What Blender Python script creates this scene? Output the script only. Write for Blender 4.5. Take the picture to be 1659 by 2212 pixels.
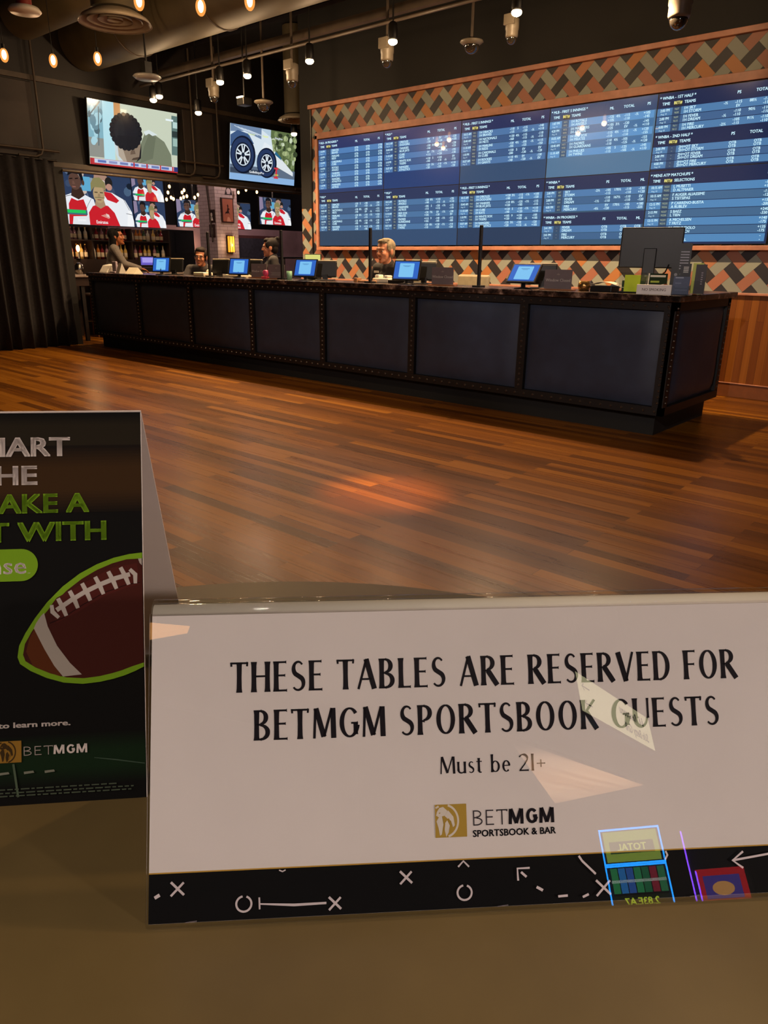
import bpy, bmesh, math, random
from mathutils import Vector, Matrix

scene = bpy.context.scene
for o in list(bpy.data.objects):
    bpy.data.objects.remove(o)
COL = scene.collection
R = math.radians
random.seed(7)

# ------------------------------------------------------------------ camera
F, PITCH, ROLL, YAW = 1573.52, 0.3324446, -0.0125163, 0.7205566   # focal length in pixels of the 1659x2212 frame
EYE = Vector((0, 0, 1.39))
_f = Vector((-math.sin(YAW)*math.cos(PITCH), math.cos(YAW)*math.cos(PITCH), -math.sin(PITCH)))
_r = Vector((math.cos(YAW), math.sin(YAW), 0))
_d = _f.cross(_r)
RIGHT = _r*math.cos(ROLL) + _d*math.sin(ROLL)
DOWN = -_r*math.sin(ROLL) + _d*math.cos(ROLL)
cam_data = bpy.data.cameras.new('camera')
cam = bpy.data.objects.new('camera', cam_data)
COL.objects.link(cam)
cam_data.sensor_fit = 'VERTICAL'
cam_data.sensor_height = 36.0
cam_data.lens = F/2212*36.0
cam_data.clip_start = 0.02
cam_data.clip_end = 100
m = Matrix((RIGHT, -DOWN, -_f)).transposed().to_4x4()
m.translation = EYE
cam.matrix_world = m
scene.camera = cam

def at(px, py, X=None, Y=None, Z=None):
    """point of the place seen at a pixel, on a plane of constant X, Y or Z"""
    d = RIGHT*((px-829.5)/F) + DOWN*((py-1106)/F) + _f
    t = (Z-EYE.z)/d.z if Z is not None else (Y-EYE.y)/d.y if Y is not None else (X-EYE.x)/d.x
    return EYE + d*t

# ------------------------------------------------------------------ world, exposure
w = bpy.data.worlds.new('world')
scene.world = w
w.use_nodes = True
w.node_tree.nodes['Background'].inputs[0].default_value = (0.55, 0.5, 0.5, 1)
w.node_tree.nodes['Background'].inputs[1].default_value = 0.02
scene.view_settings.view_transform = 'Standard'
scene.view_settings.look = 'None'
scene.view_settings.exposure = 0.0
scene.view_settings.gamma = 1.0
scene.view_settings.use_curve_mapping = False

# light levels (watts) used by the lamp builders below
W_COUNTER = 360      # spots over the cashiers' aisle
W_BULB = 12          # bare filament bulbs
W_TABLE = 380        # unseen ceiling spots added as fill
W_FLOOR = 1500        # narrow spot on the dance-floor boards
WARM = (1.0, 0.66, 0.36)
SOFT = (1.0, 0.82, 0.72)

# ------------------------------------------------------------------ helpers
def lin(h):
    h = h.lstrip('#')
    out = []
    for i in (0, 2, 4):
        c = int(h[i:i+2], 16)/255
        out.append(c/12.92 if c <= 0.04045 else ((c+0.055)/1.055)**2.4)
    return tuple(out)

def col(c):
    return lin(c) if isinstance(c, str) else tuple(c)

MATS = {}
def mat(name, c, rough=0.5, metal=0.0, var=0.12, scale=20.0, coat=0.0, emit=None, estr=1.0, spec=0.5, bump=0.0):
    if name in MATS: return MATS[name]
    m = bpy.data.materials.new(name); m.use_nodes = True
    nt = m.node_tree; b = nt.nodes['Principled BSDF']
    c = col(c)
    tc = nt.nodes.new('ShaderNodeTexCoord'); nz = nt.nodes.new('ShaderNodeTexNoise')
    nz.inputs['Scale'].default_value = scale; nz.inputs['Detail'].default_value = 4
    nt.links.new(tc.outputs['Object'], nz.inputs['Vector'])
    rp = nt.nodes.new('ShaderNodeValToRGB')
    rp.color_ramp.elements[0].position = .3; rp.color_ramp.elements[1].position = .7
    rp.color_ramp.elements[0].color = (*[x*(1-var) for x in c], 1)
    rp.color_ramp.elements[1].color = (*[min(1, x*(1+var)) for x in c], 1)
    nt.links.new(nz.outputs['Fac'], rp.inputs['Fac'])
    nt.links.new(rp.outputs['Color'], b.inputs['Base Color'])
    b.inputs['Roughness'].default_value = rough
    b.inputs['Metallic'].default_value = metal
    b.inputs['Coat Weight'].default_value = coat
    b.inputs['Coat Roughness'].default_value = 0.03
    b.inputs['Specular IOR Level'].default_value = spec
    if emit is not None:
        b.inputs['Emission Color'].default_value = (*col(emit), 1)
        b.inputs['Emission Strength'].default_value = estr
    if bump:
        bp = nt.nodes.new('ShaderNodeBump'); bp.inputs['Strength'].default_value = bump; bp.inputs['Distance'].default_value = .002
        nt.links.new(nz.outputs['Fac'], bp.inputs['Height']); nt.links.new(bp.outputs['Normal'], b.inputs['Normal'])
    MATS[name] = m
    return m

def attr_mat(name, rough=0.5, emit=0.0, coat=0.0, spec=.5):
    """colours come from the mesh's own colour attribute (printed or lit pictures)"""
    if name in MATS: return MATS[name]
    m = bpy.data.materials.new(name); m.use_nodes = True
    nt = m.node_tree; b = nt.nodes['Principled BSDF']
    a = nt.nodes.new('ShaderNodeVertexColor'); a.layer_name = 'Col'
    if emit:
        b.inputs['Base Color'].default_value = (.01, .01, .012, 1)
        nt.links.new(a.outputs['Color'], b.inputs['Emission Color'])
        b.inputs['Emission Strength'].default_value = emit
    else:
        nt.links.new(a.outputs['Color'], b.inputs['Base Color'])
    b.inputs['Roughness'].default_value = rough
    b.inputs['Coat Weight'].default_value = coat; b.inputs['Coat Roughness'].default_value = .02
    b.inputs['Specular IOR Level'].default_value = spec
    MATS[name] = m
    return m

class MB:
    """collects shapes, then links them as ONE mesh object"""
    def __init__(s): s.v = []; s.f = []; s.m = []; s.c = []; s.sm = []
    def add(s, vs, fs, mi=0, c=(1, 1, 1), smooth=False):
        k = len(s.v); c = col(c)
        s.v += [Vector(p) for p in vs]
        for f in fs:
            s.f.append([i+k for i in f]); s.m.append(mi); s.c.append(c); s.sm.append(smooth)
        return s
    def box(s, lo, hi, mi=0, c=(1, 1, 1), M=None):
        (a, b, e), (x, y, z) = lo, hi
        vs = [Vector(p) for p in ((a,b,e),(x,b,e),(x,y,e),(a,y,e),(a,b,z),(x,b,z),(x,y,z),(a,y,z))]
        if M is not None: vs = [M @ p for p in vs]
        return s.add(vs, [(3,2,1,0),(4,5,6,7),(0,1,5,4),(1,2,6,5),(2,3,7,6),(3,0,4,7)], mi, c)
    def cbox(s, ctr, size, mi=0, c=(1, 1, 1), M=None):
        return s.box([ctr[i]-size[i]/2 for i in range(3)], [ctr[i]+size[i]/2 for i in range(3)], mi, c, M)
    def cone(s, p0, p1, r0, r1=None, n=12, mi=0, c=(1, 1, 1), caps=True, smooth=True):
        p0, p1 = Vector(p0), Vector(p1); r1 = r0 if r1 is None else r1
        ax = (p1-p0).normalized(); u = ax.orthogonal().normalized(); w_ = ax.cross(u)
        vs = []
        for p, r in ((p0, r0), (p1, r1)):
            vs += [p + (u*math.cos(2*math.pi*i/n) + w_*math.sin(2*math.pi*i/n))*r for i in range(n)]
        s.add(vs, [(i, (i+1) % n, n+(i+1) % n, n+i) for i in range(n)], mi, c, smooth)
        if caps: s.add(vs, [tuple(range(n))[::-1], tuple(range(n, 2*n))], mi, c)
        return s
    def tube(s, pts, r, n=8, mi=0, c=(1, 1, 1)):
        pts = [Vector(p) for p in pts]; rings = []; u = None
        for i, p in enumerate(pts):
            t = (pts[min(i+1, len(pts)-1)] - pts[max(i-1, 0)]).normalized()
            u = t.orthogonal().normalized() if u is None else (u - t*u.dot(t)).normalized()
            w_ = t.cross(u); rr = r[i] if isinstance(r, (list, tuple)) else r
            rings.append([p + (u*math.cos(2*math.pi*k/n) + w_*math.sin(2*math.pi*k/n))*rr for k in range(n)])
        vs = [q for g in rings for q in g]
        fs = [(a*n+k, a*n+(k+1) % n, (a+1)*n+(k+1) % n, (a+1)*n+k) for a in range(len(pts)-1) for k in range(n)]
        s.add(vs, fs, mi, c, True)
        s.add(rings[0], [tuple(range(n))[::-1]], mi, c); s.add(rings[-1], [tuple(range(n))], mi, c)
        return s
    def lathe(s, prof, ctr=(0, 0, 0), n=20, mi=0, c=(1, 1, 1), M=None, smooth=True):
        ctr = Vector(ctr); vs = []
        for r, z in prof:
            vs += [Vector((r*math.cos(2*math.pi*k/n), r*math.sin(2*math.pi*k/n), z)) for k in range(n)]
        vs = [(M @ p if M is not None else p) + ctr for p in vs]
        fs = [(a*n+k, a*n+(k+1) % n, (a+1)*n+(k+1) % n, (a+1)*n+k) for a in range(len(prof)-1) for k in range(n)]
        s.add(vs, fs, mi, c, smooth)
        if prof[0][0] > 1e-5: s.add(vs[:n], [tuple(range(n))[::-1]], mi, c)
        if prof[-1][0] > 1e-5: s.add(vs[-n:], [tuple(range(n))], mi, c)
        return s
    def ball(s, ctr, r, nu=14, nv=10, mi=0, c=(1, 1, 1), M=None):
        r = (r, r, r) if isinstance(r, (int, float)) else r
        ctr = Vector(ctr)
        vs = [Vector((0, 0, -r[2]))]
        for j in range(1, nv):
            a = math.pi*j/nv
            vs += [Vector((r[0]*math.sin(a)*math.cos(2*math.pi*i/nu), r[1]*math.sin(a)*math.sin(2*math.pi*i/nu), -r[2]*math.cos(a))) for i in range(nu)]
        vs.append(Vector((0, 0, r[2])))
        if M is not None: vs = [M @ p for p in vs]
        vs = [p+ctr for p in vs]
        fs = [(0, 1+(i+1) % nu, 1+i) for i in range(nu)]
        for j in range(nv-2):
            b = 1+j*nu
            fs += [(b+i, b+(i+1) % nu, b+nu+(i+1) % nu, b+nu+i) for i in range(nu)]
        b = 1+(nv-2)*nu; t = len(vs)-1
        fs += [(b+i, b+(i+1) % nu, t) for i in range(nu)]
        return s.add(vs, fs, mi, c, True)
    def limb(s, p0, p1, r0, r1):
        s.ball(p0, r0, 12, 8); s.ball(p1, r1, 12, 8)
        if (Vector(p1)-Vector(p0)).length > 1e-4: s.cone(p0, p1, r0, r1, 12)
        return s
    def prism(s, outline, d, mi=0, c=(1, 1, 1)):
        """outline: list of 3-D points, pushed along vector d"""
        o = [Vector(p) for p in outline]; d = Vector(d); n = len(o)
        return s.add(o+[p+d for p in o], [tuple(range(n))[::-1], tuple(range(n, 2*n))] + [(i, (i+1) % n, n+(i+1) % n, n+i) for i in range(n)], mi, c)
    def build(s, name, mats, parent=None, bevel=0, seg=2, loc=None, shade=None):
        me = bpy.data.meshes.new(name)
        if loc is None:
            if parent is None:
                xs = [p.x for p in s.v]; ys = [p.y for p in s.v]; zs = [p.z for p in s.v]
                loc = Vector(((min(xs)+max(xs))/2, (min(ys)+max(ys))/2, min(zs)))
            else: loc = Vector((0, 0, 0))
        off = Vector(loc) + (wloc(parent) if parent else Vector((0, 0, 0)))
        me.from_pydata([tuple(p-off) for p in s.v], [], s.f)
        if not isinstance(mats, (list, tuple)): mats = [mats]
        for q in mats: me.materials.append(q)
        me.polygons.foreach_set('material_index', s.m)
        me.polygons.foreach_set('use_smooth', s.sm)
        ca = me.color_attributes.new('Col', 'FLOAT_COLOR', 'CORNER')
        buf = []
        for p, c in zip(me.polygons, s.c): buf += [*c, 1.0]*p.loop_total
        ca.data.foreach_set('color', buf)
        me.update()
        o = bpy.data.objects.new(name, me); COL.objects.link(o)
        o.location = loc
        if parent: o.parent = parent
        if bevel:
            b = o.modifiers.new('bevel', 'BEVEL'); b.width = bevel; b.segments = seg; b.limit_method = 'ANGLE'; b.angle_limit = R(40)
        return o

def wloc(o):
    v = Vector((0, 0, 0))
    while o: v = v + o.location; o = o.parent
    return v

def tag(o, label=None, cat=None, group=None, kind=None):
    if label: o['label'] = label
    if cat: o['category'] = cat
    if group: o['group'] = group
    if kind: o['kind'] = kind
    return o

def thing(name, label, cat, loc, group=None):
    o = bpy.data.objects.new(name, None); COL.objects.link(o)
    o.location = loc; o.empty_display_size = .05
    return tag(o, label, cat, group)

def struct(o, label=None, cat=None):
    o['kind'] = 'structure'
    if label: o['label'] = label
    if cat: o['category'] = cat
    return o

def copy_tree(o, parent=None):
    c = o.copy(); COL.objects.link(c)
    if parent is not None: c.parent = parent
    for ch in list(o.children):
        if ch.type == 'LIGHT':
            l = ch.copy(); COL.objects.link(l); l.parent = c
        else: copy_tree(ch, c)
    return c

def light(name, kind, loc, energy, color, parent=None, size=.05, spot=None, blend=.4, aim=None):
    d = bpy.data.lights.new(name, kind); d.energy = energy; d.color = color
    if kind in ('POINT', 'SPOT'): d.shadow_soft_size = size
    if kind == 'AREA': d.size = size
    if spot: d.spot_size = spot; d.spot_blend = blend
    o = bpy.data.objects.new(name, d); COL.objects.link(o); o.location = loc
    if aim is not None: o.rotation_euler = (Vector(aim)-Vector(loc)).to_track_quat('-Z', 'Y').to_euler()
    if parent: o.parent = parent; o.location = Vector(loc) - wloc(parent)
    return o

# ---- flat pictures and lettering ------------------------------------------------
class Pic:
    """polygons on a flat surface: origin O, axes U (right) and V (up), each later layer a hair further out along N"""
    def __init__(s, O, U, V, W=1.0, H=1.0, step=.0002, base=.0004):
        s.O, s.U, s.V = Vector(O), Vector(U).normalized(), Vector(V).normalized()
        s.N = s.U.cross(s.V); s.W, s.H = W, H; s.k = 0; s.step = step; s.base = base; s.mb = MB()
    def P(s, u, v): return s.O + s.U*(u*s.W) + s.V*(v*s.H) + s.N*(s.base+s.k*s.step)
    def lift(s, n=1): s.k += n; return s
    def poly(s, pts, c, mi=0, lift=True):
        if lift: s.k += 1
        s.mb.add([s.P(u, v) for u, v in pts], [tuple(range(len(pts)))], mi, c); return s
    def rect(s, u0, v0, u1, v1, c, mi=0, lift=True):
        return s.poly([(u0, v0), (u1, v0), (u1, v1), (u0, v1)], c, mi, lift)
    def oval(s, u, v, ru, rv, c, n=24, rot=0, a0=0, a1=360, mi=0, lift=True):
        pts = []
        asp = s.W/s.H
        cnt = n if a1-a0 >= 360 else n+1
        for i in range(cnt):
            a = R(a0+(a1-a0)*i/n); x, y = ru*math.cos(a), rv*math.sin(a)
            X, Y = x*math.cos(rot) - y/asp*math.sin(rot), x*asp*math.sin(rot) + y*math.cos(rot)
            pts.append((u+X, v+Y))
        return s.poly(pts, c, mi, lift)
    def ring(s, u, v, ru, rv, t, c, a0=0, a1=360, n=28, mi=0, lift=True):
        """t: thickness as a share of the radius"""
        if lift: s.k += 1
        for i in range(n):
            a, b = R(a0+(a1-a0)*i/n), R(a0+(a1-a0)*(i+1)/n)
            q = [(u+ru*math.cos(a), v+rv*math.sin(a)), (u+ru*math.cos(b), v+rv*math.sin(b)),
                 (u+ru*(1-t)*math.cos(b), v+rv*(1-t)*math.sin(b)), (u+ru*(1-t)*math.cos(a), v+rv*(1-t)*math.sin(a))]
            s.mb.add([s.P(*p) for p in q], [(0, 1, 2, 3)], mi, c)
        return s
    def line(s, pts, w, c, mi=0, lift=True):
        """w in metres"""
        if lift: s.k += 1
        q = [s.P(*p) for p in pts]; l = []; r = []
        for i, p in enumerate(q):
            t = (q[min(i+1, len(q)-1)]-q[max(i-1, 0)]).normalized(); n = s.N.cross(t)
            ww = w[i] if isinstance(w, (list, tuple)) else w
            l.append(p+n*ww/2); r.append(p-n*ww/2)
        for i in range(len(q)-1):
            s.mb.add([r[i], r[i+1], l[i+1], l[i]], [(0, 1, 2, 3)], mi, c)
        return s
    def text(s, txt, u, v, size, c, align='l', mi=0, bold=0.0, sx=1.0, slant=0.0, lift=False):
        """size: cap height in metres; (u, v) is the start (or middle / end) of the baseline"""
        if lift: s.k += 1
        vs, fs, wd = glyphs(txt)
        k = size/.73
        x0 = 0 if align == 'l' else -wd*k*sx/2 if align == 'c' else -wd*k*sx
        b = s.P(u, v); e = bold*.9
        for dx, dy in (((-e, -e*.6), (e, -e*.6), (-e, e*.6), (e, e*.6)) if bold > .026 else ((-e, 0), (e, 0)) if bold else ((0, 0),)):
            s.mb.add([b + s.U*(((x+dx)*sx+y*slant)*k+x0) + s.V*((y+dy)*k) for x, y in vs], fs, mi, c)
        return s

_GC = {}
def glyphs(txt, bold=0.0):
    bold = 0.0; key = (txt, bold)
    if key in _GC: return _GC[key]
    cu = bpy.data.curves.new('t', 'FONT'); cu.body = txt; cu.size = 1; cu.offset = bold; cu.resolution_u = 2
    o = bpy.data.objects.new('t', cu)
    me = bpy.data.meshes.new_from_object(o)
    vs = [(p.co.x, p.co.y) for p in me.vertices]; fs = [tuple(p.vertices) for p in me.polygons]
    wd = max([p[0] for p in vs], default=0)
    bpy.data.objects.remove(o); bpy.data.curves.remove(cu); bpy.data.meshes.remove(me)
    _GC[key] = (vs, fs, wd)
    return _GC[key]

# drawn lettering: every letter is a set of strokes, a = thick stroke, b = thin stroke (share of the cap height)
def _arc(cx, cy, rx, ry, a0, a1, n=14):
    return [(cx+rx*math.cos(R(a0+(a1-a0)*i/n)), cy+ry*math.sin(R(a0+(a1-a0)*i/n))) for i in range(n+1)]
def letter(ch, a, b):
    """-> (advance, list of (points, widths))"""
    h = a/2; q = b/2
    def vert(x, y0=0, y1=1, w=a): return ([(x, y0), (x, y0+(y1-y0)*.12), (x, (y0+y1)/2), (x, y1-(y1-y0)*.12), (x, y1)], 'v', w)
    def bar(x0, x1, y, w=b): return ([(x0, y), (x1-.04, y), (x1, y)], 'b', w)
    def curve(pts, wf): return (pts, 'c', wf)
    def cw(t0, t1):     # width follows the slope of an arc: thick where it runs upright
        return lambda i, n: b+(a-b)*abs(math.cos(R(t0+(t1-t0)*i/n)))**1.3
    T = {
     'T': (.56, [vert(.28), bar(0, .56, 1-q), ([(.0, 1), (.015, .86)], 'd', b*.9), ([(.56, 1), (.545, .86)], 'd', b*.9)]),
     'H': (.62, [vert(h), vert(.62-h), bar(h, .62-h, .52)]),
     'E': (.45, [vert(h), bar(h, .43, 1-q), bar(h, .39, .53), bar(h, .45, q)]),
     'F': (.43, [vert(h), bar(h, .43, 1-q), bar(h, .39, .52)]),
     'L': (.42, [vert(h), bar(h, .42, q)]),
     'I': (a, [vert(h)]),
     'A': (.62, [([(.02, 0), (.31, 1)], 'd', b*1.15), ([(.30, 1), (.60-h*.3, 0)], 'd', a), bar(.12, .49, .33)]),
     'V': (.60, [([(.02+h*.3, 1), (.31, 0)], 'd', a), ([(.30, 0), (.58, 1)], 'd', b*1.15)]),
     'W': (.92, [([(.02+h*.3, 1), (.25, 0)], 'd', a), ([(.24, 0), (.46, .95)], 'd', b*1.1), ([(.45, .95), (.69, 0)], 'd', a), ([(.68, 0), (.90, 1)], 'd', b*1.1)]),
     'M': (.78, [([(.06, 0), (.10, 1)], 'd', b*1.2), ([(.12, 1), (.39, .05)], 'd', a), ([(.39, .05), (.66, 1)], 'd', b*1.2), ([(.70, 1), (.76-h*.5, 0)], 'd', a)]),
     'K': (.58, [vert(h), ([(h, .45), (.50, 1)], 'd', b*1.15), ([(.19, .60), (.56, 0)], 'd', a)]),
     'O': (.66, [curve(_arc(.33, .5, .33-h, .5-q, 90, 450, 30), cw(90, 450))]),
     'D': (.60, [vert(h), curve(_arc(.22, .5, .38-h, .5-q, 90, -90, 18), cw(90, -90)), bar(h, .26, 1-q), bar(h, .26, q)]),
     'U': (.58, [vert(h, .32, 1), curve(_arc(.29, .33, .29-h, .33-q, 180, 360, 16), lambda i, n: a+(b*1.1-a)*min(1, 1.3*i/n)), vert(.58-q*1.2, .32, 1, b*1.15)]),
     'G': (.63, [curve(_arc(.35, .5, .35-h, .5-q, 40, 350, 26), cw(40, 350)), vert(.63-h, .1, .48, a*.9), bar(.40, .63, .48)]),
     'C': (.56, [curve(_arc(.35, .5, .35-h, .5-q, 45, 315, 24), cw(45, 315))]),
     'B': (.53, [vert(h), curve(_arc(.20, .755, .27-h, .245-q, 90, -90), cw(90, -90)), curve(_arc(.20, .265, .33-h, .265-q, 90, -90), cw(90, -90)), bar(h, .24, 1-q), bar(h, .24, .52), bar(h, .24, q)]),
     'P': (.50, [vert(h), curve(_arc(.20, .73, .30-h, .27-q, 90, -90), cw(90, -90)), bar(h, .24, 1-q), bar(h, .24, .46)]),
     'R': (.57, [vert(h), curve(_arc(.20, .75, .29-h, .25-q, 90, -90), cw(90, -90)), bar(h, .24, 1-q), bar(h, .24, .50), ([(.24, .50), (.56, 0)], 'd', a)]),
     'S': (.48, [curve(_arc(.245, .745, .21-h*.6, .255-q, 35, 235, 14) + _arc(.235, .255, .235-h*.6, .255-q, 55, -145, 14),
                       lambda i, n: b+(a-b)*math.exp(-((i/n-.5)/.24)**2))]),
     'u': (.46, [vert(h, .17, .68), curve(_arc(.22, .2, .22-h, .2-q, 180, 330, 12), lambda i, n: a+(b-a)*i/n), vert(.46-h, 0, .68)]),
     's': (.32, [curve(_arc(.165, .51, .14-h*.6, .17-q, 35, 235, 10) + _arc(.155, .175, .155-h*.6, .175-q, 55, -145, 10), lambda i, n: b+(a*.9-b)*math.exp(-((i/n-.5)/.24)**2))]),
     't': (.30, [vert(.13, .1, .86), bar(0, .28, .66), curve(_arc(.22, .12, .09, .12-q, 180, 300, 8), lambda i, n: a+(b-a)*i/n)]),
     'b': (.47, [vert(h, 0, 1.05), curve(_arc(.23, .335, .24-h, .335-q, 150, -150, 20), cw(150, -150))]),
     'e': (.42, [curve(_arc(.22, .335, .22-h, .335-q, 5, 315, 22), cw(5, 315)), bar(.06, .40, .37)]),
     '2': (.50, [curve(_arc(.24, .74, .21, .26-q, 160, -30, 14)+[(.30, .40), (.06, .06)], lambda i, n: b+(a-b)*(1 if .35 < i/n < .75 else .3)), bar(.03, .50, q*1.5, b*1.5)]),
     '1': (.22, [vert(.11)]),
     '+': (.44, [bar(.0, .44, .42), vert(.22, .2, .64, b)]),
     ' ': (.24, []),
    }
    return T[ch]
def draw_text(p, txt, u, v, size, c, a=.125, b=.05, sx=1.0, gap=.11, flare=.35, align='l', slant=0.0, measure=False):
    """letters drawn on Pic p (W = H = 1, metres)"""
    wd = sum(letter(ch, a, b)[0]+gap for ch in txt)-gap
    if measure: return wd*size*sx
    x = u - (0 if align == 'l' else wd*size*sx/2 if align == 'c' else wd*size*sx)
    p.lift()
    for ch in txt:
        adv, strokes = letter(ch, a, b)
        for pts, kind, w_ in strokes:
            n = len(pts)-1
            if kind == 'v': ws = [w_*(1+flare), w_*(1+flare*.25), w_, w_*(1+flare*.25), w_*(1+flare)]
            elif kind == 'b': ws = [w_, w_, w_*(1+flare*2)]
            elif kind == 'd': ws = [w_*(1+flare*.4)]*2
            else: ws = [w_(i, n) for i in range(n+1)]
            p.line([(x+(px+py*slant)*size*sx, v+py*size) for px, py in pts], [k*size for k in ws], c, lift=False)
        x += (adv+gap)*size*sx
    return p
# ================================================================== SETTING
def wood_mat(name, plank_l, plank_w, cols, rough=.35, axis='X', grain=1.0, gap=.0012, coat=0.0, bump=.15):
    """boards running along X (floor) or Z (wall boards)"""
    m = bpy.data.materials.new(name); m.use_nodes = True
    nt = m.node_tree; b = nt.nodes['Principled BSDF']; L = nt.links.new
    tc = nt.nodes.new('ShaderNodeTexCoord'); mp = nt.nodes.new('ShaderNodeMapping')
    if axis == 'Z':
        mp.inputs['Rotation'].default_value = (0, R(90), R(0))
        sp = nt.nodes.new('ShaderNodeSeparateXYZ'); cb = nt.nodes.new('ShaderNodeCombineXYZ')
        L(tc.outputs['Object'], sp.inputs[0]); L(sp.outputs['Z'], cb.inputs['X']); L(sp.outputs['X'], cb.inputs['Y'])
        vec = cb.outputs[0]
    else:
        vec = tc.outputs['Object']
    br = nt.nodes.new('ShaderNodeTexBrick')
    br.offset = .37; br.offset_frequency = 2; br.squash = 1
    br.inputs['Scale'].default_value = 1
    br.inputs['Brick Width'].default_value = plank_l; br.inputs['Row Height'].default_value = plank_w
    br.inputs['Mortar Size'].default_value = gap; br.inputs['Mortar Smooth'].default_value = .2; br.inputs['Bias'].default_value = 0
    br.inputs['Color1'].default_value = (0, 0, 0, 1); br.inputs['Color2'].default_value = (1, 1, 1, 1); br.inputs['Mortar'].default_value = (.5, .5, .5, 1)
    L(vec, br.inputs['Vector'])
    sc = nt.nodes.new('ShaderNodeVectorMath'); sc.operation = 'MULTIPLY'; sc.inputs[1].default_value = (.45, 26, 26)
    L(vec, sc.inputs[0])
    ad = nt.nodes.new('ShaderNodeVectorMath'); ad.operation = 'ADD'
    L(sc.outputs[0], ad.inputs[0])
    ml = nt.nodes.new('ShaderNodeVectorMath'); ml.operation = 'SCALE'; ml.inputs['Scale'].default_value = 37
    L(br.outputs['Color'], ml.inputs[0]); L(ml.outputs[0], ad.inputs[1])
    nz = nt.nodes.new('ShaderNodeTexNoise'); nz.inputs['Scale'].default_value = 1.6; nz.inputs['Detail'].default_value = 6; nz.inputs['Roughness'].default_value = .65
    L(ad.outputs[0], nz.inputs['Vector'])
    mx = nt.nodes.new('ShaderNodeMath'); mx.operation = 'MULTIPLY_ADD'; mx.inputs[1].default_value = .55
    sepc = nt.nodes.new('ShaderNodeSeparateColor'); L(br.outputs['Color'], sepc.inputs[0])
    L(sepc.outputs[0], mx.inputs[0])
    n2 = nt.nodes.new('ShaderNodeMath'); n2.operation = 'MULTIPLY'; n2.inputs[1].default_value = .5*grain
    L(nz.outputs['Fac'], n2.inputs[0]); L(n2.outputs[0], mx.inputs[2])
    rp = nt.nodes.new('ShaderNodeValToRGB'); e = rp.color_ramp.elements
    e[0].position = .12; e[0].color = (*col(cols[0]), 1)
    e[1].position = .85; e[1].color = (*col(cols[-1]), 1)
    for i, cc in enumerate(cols[1:-1]):
        q = e.new(.12+.73*(i+1)/(len(cols)-1)); q.color = (*col(cc), 1)
    L(mx.outputs[0], rp.inputs['Fac'])
    dk = nt.nodes.new('ShaderNodeMix'); dk.data_type = 'RGBA'; dk.blend_type = 'MULTIPLY'
    dk.inputs['B'].default_value = (.25, .2, .15, 1)
    L(br.outputs['Fac'], dk.inputs['Factor']); L(rp.outputs['Color'], dk.inputs['A'])
    L(dk.outputs['Result'], b.inputs['Base Color'])
    rr = nt.nodes.new('ShaderNodeMapRange'); rr.inputs['To Min'].default_value = rough-.06; rr.inputs['To Max'].default_value = rough+.1
    L(nz.outputs['Fac'], rr.inputs['Value']); L(rr.outputs['Result'], b.inputs['Roughness'])
    bp = nt.nodes.new('ShaderNodeBump'); bp.inputs['Strength'].default_value = bump; bp.inputs['Distance'].default_value = .002
    L(nz.outputs['Fac'], bp.inputs['Height']); L(bp.outputs['Normal'], b.inputs['Normal'])
    b.inputs['Coat Weight'].default_value = coat; b.inputs['Specular IOR Level'].default_value = .34
    MATS[name] = m
    return m

M_FLOOR = wood_mat('floor_boards', 1.5, .085, ('#3f2304', '#583106', '#70410a', '#8c5814'), rough=.27, grain=1.1)
M_WAINS = wood_mat('wall_boards', 1.3, .075, ('#4f270a', '#65350e', '#744112', '#85501a'), rough=.4, axis='Z', grain=1.2)
M_TRIM = mat('orange_wood', '#a9735a', .45, var=.18, scale=9)
M_BLACK = mat('black_paint', '#0d0b08', .75, var=.25, scale=2)
M_SOFFIT = mat('soffit_paint', '#1a1513', .6, var=.25, scale=1.5)
M_CEIL = mat('ceiling_paint', '#0e0c09', .85, var=.35, scale=1.2)
M_DUCT = mat('duct_paint', '#4f4631', .6, var=.22, scale=2.5)
M_PIPE = mat('pipe_paint', '#463b30', .5, var=.2, scale=6)
M_PRINT = attr_mat('printed_card', .7, spec=.12)
M_PAINTED = attr_mat('painted_tile', .55)
M_SCREEN = attr_mat('lit_screen', .22, emit=1.0, coat=.35)
M_PLAST = mat('black_plastic', '#0c0c0d', .45)
M_STEEL = mat('dark_steel', '#3a3836', .35, metal=.8)
M_CHROME = mat('bright_metal', '#b8b4ac', .2, metal=1)
M_WHITE = mat('white_plastic', '#d9d3c6', .45, var=.05)
M_CREAM = mat('cream_paper', '#e6dcc0', .6, var=.05)
M_FABRIC = mat('black_drape', '#262324', .9, var=.3, scale=30, bump=.3)
M_BAR = mat('bar_plum_wall', '#8a6f78', .7, var=.12, scale=3)
M_DARKBAR = mat('bar_dark_wall', '#17131a', .7, var=.3, scale=2)

YB = 8.645       # plane of the herringbone wall
XS = -12.15      # face of the soffit over the bar opening

struct(MB().box((-20, -11, -.1), (12, 17, 0)).build('floor', M_FLOOR), 'glossy brown wooden board floor', 'floor')
struct(MB().box((-20, -11, 5.0), (12, 17, 5.1)).build('ceiling', M_CEIL), 'dark painted open ceiling', 'ceiling')
wb = struct(MB().box((-9.46, YB+.02, 0), (12, 13.2, 5.0)).build('wall_back', M_BLACK), 'black wall behind the odds screens', 'wall')
struct(MB().box((12, -11, 0), (12.2, YB, 5)).build('wall_right', M_BLACK), 'dark far wall on the right', 'wall')
struct(MB().box((-20, -11.2, 0), (12, -11, 5)).build('wall_front', M_BLACK), 'dark wall behind the tables', 'wall')
ws = struct(MB().box((XS-.3, -11, 2.70), (XS, 13.2, 5.0)).build('wall_left', M_SOFFIT), 'dark bulkhead above the bar opening', 'wall')
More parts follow.
